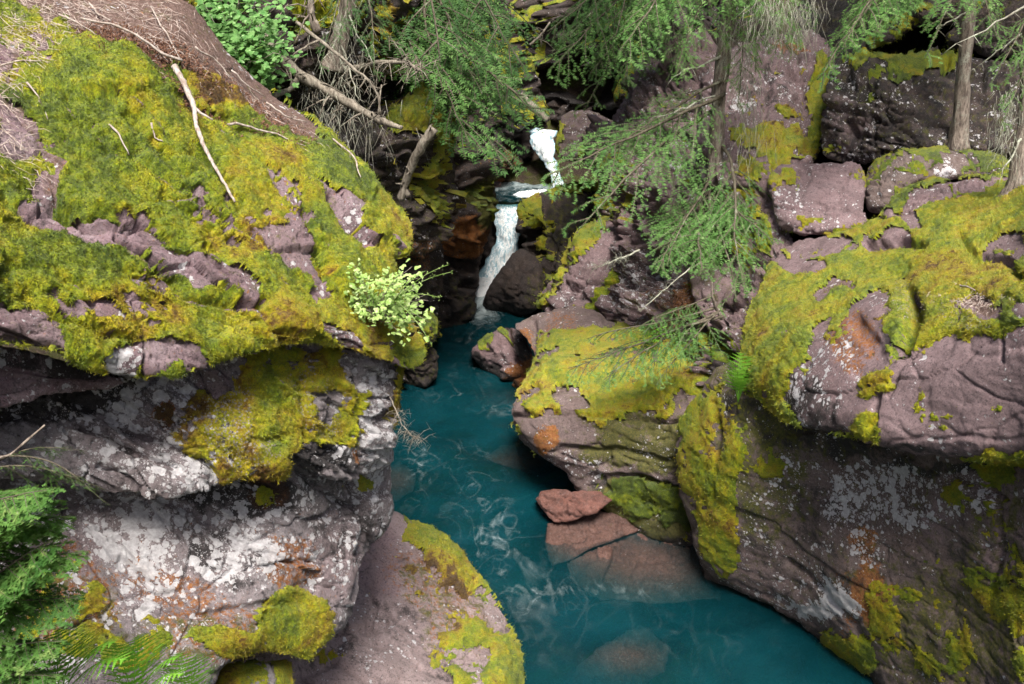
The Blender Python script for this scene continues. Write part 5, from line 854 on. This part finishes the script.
fern(W(738, 402, 8.6), [W(730, 366, 8.5), W(740, 358, 8.55), W(749, 362, 8.5), W(754, 374, 8.4), W(727, 380, 8.35), W(736, 376, 8.3), W(746, 384, 8.3)], 'bright green fern tuft in the dark crack beside the overhanging block', wid=.30, n=10)
fern(W(712, 362, 9.4), [W(704, 352, 9.3), W(714, 350, 9.3), W(722, 356, 9.3)], 'tiny fern on the dark bank left of the bright tuft', n=8)
fern(W(170, 60, 6.5), [W(164, 48, 6.4), W(178, 50, 6.4)], 'tiny pale sprig in the needle litter above the forked stick')

# ------------------------------------------------------------------ dead wood
def wood(name, label, cat, path, r0, r1, mat='twig', twigs=0, tl=.2, k=7, seed=1, group=None, forks=(), wob=.12, stubs=0):
    rn = random.Random(seed); base = path[0].copy(); e = empty(name, base, label, cat, group); g = Geo()
    def dens(P, n=4, amp=.012):
        o = [P[0]]
        for a, b in zip(P[:-1], P[1:]):
            for i in range(1, n+1): o.append(a.lerp(b, i/n)+(Vector([rn.uniform(-1, 1) for _ in range(3)])*amp*(b-a).length*(1 if i < n else 0)*3))
        return o
    pp = dens([p-base for p in path]); g.tube(pp, r0, r1, k, wob); link('stem', g.mesh('stem'), M[mat], e)
    for f in forks:
        h = Geo(); h.tube(dens([p-base for p in f]), r0*.6, r1*.6, 6, wob); link('fork', h.mesh('fork'), M[mat], e)
    if twigs:
        h = Geo()
        for i in range(twigs):
            a = rn.choice(pp[len(pp)//4:]); v = Vector((rn.uniform(-1, 1), rn.uniform(-1, .5), rn.uniform(-1, .7))).normalized()*tl*rn.uniform(.3, 1); m = a+v*.5+Vector((0, 0, .01)); q = a+v+Vector((0, 0, -.2*tl*rn.random()))
            h.tube([a, m, q], r1*.35+.001, r1*.12+.0006, 4)
            for _ in range(3):
                b = m.lerp(q, rn.random()); w2 = Vector([rn.uniform(-1, 1) for _ in range(3)])*tl*.3; h.tube([b, b+w2], r1*.15+.0006, .0005, 3)
        link('twigs', h.mesh('twigs'), M[mat], e)
    return e
def on(key, pts, h=.02): return [surf(key, x, y)[0]+surf(key, x, y)[1]*h for x, y in pts]
def rest(key, pts, h):
    a_, b_ = surf(key, *pts[0])[0].y-h, surf(key, *pts[-1])[0].y-h; n = len(pts)-1
    return [W(x, y, min(a_+(b_-a_)*i/n, surf(key, x, y)[0].y-h*.6)) for i, (x, y) in enumerate(pts)]
a = on('U', [(86, 36), (110, 40), (135, 46), (158, 56), (174, 64)], .09); b = rest('U', [(174, 66), (180, 76), (186, 88), (191, 99), (194, 108), (195, 116), (196, 125), (200, 136), (205, 148), (212, 161), (218, 172), (228, 190), (235, 202)], .13)
wood('forked_stick', 'long bleached forked stick lying down the mossy top of the near cliff', 'stick', b, .019, .007, forks=[[b[4], W(204, 115, b[4].y), W(213, 120, b[4].y)]], seed=2)
wood('stick', 'thin pale stick running from the litter down to the forked stick', 'stick', a, .006, .010, seed=3)
for k, (pts, r, lb) in enumerate([([(112, 125), (120, 135), (130, 147)], .007, 'short pale stick lying on moss left of the forked stick'), ([(154, 124), (160, 132), (167, 139)], .006, 'second short stick, between two moss cushions by the forked stick'),
    ([(210, 120), (240, 128), (262, 134), (300, 150)], .010, 'long stick at the lower edge of the needle litter'), ([(228, 70), (248, 90), (262, 100)], .006, 'thin brown stick on the litter near the crest shrub'), ([(90, 8), (100, 20), (112, 28)], .007, 'pale stick near the top edge in the needle litter'),
    ([(0, 64), (20, 63), (40, 68)], .006, 'dark stick at the left edge in dry grass'), ([(150, 10), (158, 30), (176, 62)], .006, 'dark thin stick crossing the litter towards the forked stick'), ([(915, 0), (940, 0)], .0, '')]):
    if r: wood('stick', lb, 'stick', on('U', pts, .035), r, r*.5, seed=20+k, group='loose sticks on the near cliff')
wood('stick', 'grey stick lying on moss on top of the overhanging block', 'stick', on('R8', [(914, 281), (935, 284), (960, 289), (980, 296)], .02), .010, .005, seed=31)
# fallen logs across the left cleft
wood('fallen_log', 'broken weathered log jutting down from the left wall over the near cliff', 'log', px((258, 28, 10.2), (272, 52, 10.1), (296, 72, 10.0), (326, 90, 9.9), (352, 104, 9.8), (378, 120, 9.7)), .065, .038, 'deadlog', 18, .4, 9, 5, forks=[px((300, 74, 10.0), (292, 88, 9.9), (272, 98, 9.8)), px((378, 120, 9.7), (390, 124, 9.65), (402, 128, 9.6))], wob=.2)
wood('dead_branch', 'long bare branch crossing above the broken log', 'branch', px((296, 22, 9.9), (322, 42, 9.8), (346, 62, 9.7), (368, 80, 9.6), (378, 95, 9.6), (381, 115, 9.6)), .022, .008, 'deadlog', 20, .35, 6, 6, forks=[px((320, 40, 9.8), (300, 50, 9.7), (285, 62, 9.7)), px((366, 78, 9.6), (358, 90, 9.6))])
wood('hanging_roots', 'mat of dry roots hanging under a mossy shelf on the left wall', 'roots', px((345, 70, 11.4), (362, 66, 11.3), (385, 62, 11.2), (405, 62, 11.1), (420, 70, 11.0)), .035, .02, 'deadlog', 40, .32, 6, 7)
wood('dead_stump', 'dark reddish snapped stub pointing up beside the hoary trunk', 'stump', px((318, 32, 9.9), (312, 20, 9.9), (311, 5, 9.9), (313, -12, 9.9)), .045, .03, 'bark', 8, .3, 7, 8)
wood('dead_pole', 'pale bare pole leaning against the mossy left wall', 'pole', px((400, 200, 12.2), (404, 186, 12.2), (414, 160, 12.1), (425, 140, 12.0), (434, 128, 12.0)), .045, .06, 'deadlog', 6, .2, 8, 9, forks=[px((404, 186, 12.2), (408, 196, 12.2))])
wood('dead_branch', 'yellowish bare branch sticking up among the boughs above the falls', 'branch', px((530, 45, 14.0), (540, 36, 14.0), (550, 22, 14.0)), .02, .012, 'deadlog', 8, .3, 6, 10)
wood('fallen_log', 'small log bridging the rocks just above the upper waterfall', 'log', px((520, 96, 22.4), (535, 108, 22.3), (548, 120, 22.2)), .10, .07, 'deadlog', 0, .3, 8, 12)
wood('dead_twig', 'dead twiggy spray hanging over the water under the moss nose', 'twig', px((388, 392, 5.9), (396, 410, 5.8), (402, 425, 5.75), (412, 436, 5.7), (422, 441, 5.65)), .006, .002, 'deadlog', 60, .12, 5, 13)
wood('dead_twig', 'lichened bare twig reaching left below the hemlock bough', 'twig', px((640, 250, 10.6), (622, 258, 10.6), (606, 264, 10.6), (592, 270, 10.6)), .012, .004, 'hoary', 50, .14, 5, 14)
wood('dead_twig', 'thin bare twig between the two lower hemlock boughs', 'twig', px((690, 268, 10.3), (670, 285, 10.3), (655, 298, 10.2), (640, 312, 10.1)), .009, .004, 'hoary', 16, .14, 5, 15)
# hoary trunk top left of centre
tree([W(335, 70, 11.6), W(340, 40, 11.6), W(347, 10, 11.6), W(352, -40, 11.6), W(356, -200, 11.6)], .10, .07, 'grey lichen hung trunk cut by the top edge above the broken log', [('e', W(348, -20, 11.6), W(310, 45, 10.8), 'hemlock_dark', 0), ('e', W(350, -40, 11.6), W(385, 50, 10.8), 'hemlock_dark', 0)], seed=22, limbs=[(W(345, 20, 11.6), W(325, 60, 11.0), .015), (W(340, 40, 11.6), W(358, 100, 11.0), .014), (W(346, 10, 11.6), W(372, 60, 11.0), .014)])
# beard lichen strands: stuff nobody could count
def strands(label, pts, n, L, mat, seed, droop=1.0, name='beard_lichen', spread=.2, th=.0022):
    rn = random.Random(seed); g = Geo(); base = pts[0]
    for i in range(n):
        k = rn.random()*(len(pts)-1); a = int(k); p = pts[a].lerp(pts[min(a+1, len(pts)-1)], k-a)-base+Vector([rn.gauss(0, spread) for _ in range(3)]); v = Vector((rn.gauss(0, .35), rn.gauss(0, .35), -droop+rn.gauss(0, .3)))*L*rn.uniform(.3, 1); g.tube([p, p+v*.5+Vector((rn.gauss(0, .02), 0, 0)), p+v], th, th*.4, 3)
    o = link(name, g.mesh(name), M[mat], None, base); tag(o, label, name.replace('_', ' '), None, 'stuff')
strands('grey green beard lichen hanging by the hemlock trunk', px((735, 20, 11.9), (745, 70, 11.9), (752, 150, 11.8)), 260, .5, 'hoary', 1, spread=.10)
strands('pale beard lichen on the boughs at the top of the picture', px((760, 0, 11.0), (785, 20, 11.0), (810, 10, 11.0)), 420, .35, 'hoary', 2, spread=.12)
strands('grey lichen and dead twigs under the broken log', px((300, 100, 9.9), (340, 115, 9.9), (375, 130, 9.8)), 130, .45, 'hoary', 3, spread=.16)
strands('grey lichen on the hoary trunk', px((345, 5, 11.3), (342, 60, 11.2), (335, 110, 11.0)), 140, .35, 'hoary', 4, spread=.14)
strands('beard lichen on the trunk at the right edge', px((1010, 90, 8.6), (1003, 150, 8.6)), 160, .25, 'hoary', 5, spread=.06)
# dry needles, straw and fine twigs on the slope top
def litter(key, label, name, poly, n, L, mat, seed, flow=(1, -.5, -.6), th=.0022, sp=.5, h=.012):
    rn = random.Random(seed); V = []; T = []; xs_ = [p[0] for p in poly]; ys_ = [p[1] for p in poly]; N_ = 60*n
    X_ = np.array([rn.uniform(min(xs_), max(xs_)) for _ in range(n*4)]); Y_ = np.array([rn.uniform(min(ys_), max(ys_)) for _ in range(n*4)]); s_ = poly_sdf(X_, Y_, poly); c = 0; fl = Vector(flow).normalized(); base = None
    for x, y, s0 in zip(X_, Y_, s_):
        if s0 < 0 or (s0 < 25 and rn.random() > s0/25): continue
        p, nn = surf(key, x, y); p = p+nn*rn.uniform(.2, 1)*h
        if base is None: base = p.copy()
        d = (fl+Vector([rn.gauss(0, sp) for _ in range(3)])); d = (d-nn*d.dot(nn)).normalized()+nn*rn.gauss(0, .12); l = L*rn.uniform(.25, 1); w_ = nn.cross(d).normalized()*th*rn.uniform(.5, 1.4)
        m = p+d*l*.5+nn*rn.uniform(-.01, .02); q = p+d*l; o = len(V); V += [p-w_-base, p+w_-base, m+w_-base, m-w_-base, q-base, m+nn*th*1.5-base]; T += [(o, o+1, o+5), (o+1, o+2, o+5), (o+3, o, o+5), (o+5, o+2, o+4), (o+3, o+5, o+4)]; c += 1
        if c >= n: break
    o = link(name, new_mesh(name, np.array([list(v) for v in V]), None, np.array(T), smooth=False), M[mat], None, base); tag(o, label, name.replace('_', ' '), None, 'stuff')
M['straw'] = bark_mat('dry_straw', (.30, .22, .19), (.62, .53, .48), lich=.8); M['redlitter'] = bark_mat('red_brown_litter', (.10, .045, .03), (.28, .15, .10), lich=.9)
SLP = [(-60, -60), (120, -60), (180, -20), (215, 50), (262, 90), (300, 120), (330, 145), (345, 170), (300, 158), (250, 130), (200, 102), (150, 70), (110, 50), (60, 45), (0, 60), (-60, 60)]
litter('U', 'pale straw and dead twigs strewn over the top of the near cliff', 'dry_straw', SLP, 1500, .15, 'straw', 1, th=.0013, sp=.9)
litter('U', 'reddish brown fallen needles on the slope of the near cliff', 'needle_litter', [(40, 30), (110, 20), (180, 40), (260, 100), (330, 150), (300, 165), (200, 130), (120, 80)], 12000, .028, 'redlitter', 2, th=.003, sp=1)
litter('U', 'dry grass tufts in the top left corner', 'dry_grass', [(-60, -60), (70, -40), (110, 30), (60, 60), (20, 100), (60, 180), (30, 190), (-60, 150)], 1300, .14, 'straw', 3, sp=.7, h=.05, th=.0014)
litter('R8', 'fallen needles and small twigs on the overhanging block', 'needle_litter', [(920, 285), (960, 275), (1015, 285), (1020, 300), (980, 318), (900, 318)], 900, .07, 'straw', 4, sp=1)
litter('bankA', 'brown litter caught on the rocky bank', 'needle_litter', [(660, 290), (710, 285), (715, 320), (680, 345), (645, 345)], 700, .14, 'redlitter', 5, sp=1, th=.005)

# a few more broken sticks caught in the litter and moss
for k, (pts, r, lb) in enumerate([([(60, 22), (84, 30), (100, 44)], .008, 'grey broken stick at the top left in the straw'), ([(190, 52), (212, 66), (226, 84)], .007, 'short broken stick in the middle of the needle litter'), ([(262, 108), (284, 122), (302, 128)], .008, 'pale splinter of wood at the lower end of the litter band'), ([(330, 150), (346, 168), (352, 186)], .008, 'bleached stick on the crest above the pale leafy plant'), ([(28, 84), (40, 96), (44, 112)], .006, 'crooked stick standing in the dry grass at the left edge')]):
    wood('stick', lb, 'stick', on('U', pts, .05), r, r*.4, seed=50+k, group='loose sticks on the near cliff', twigs=4, tl=.06)
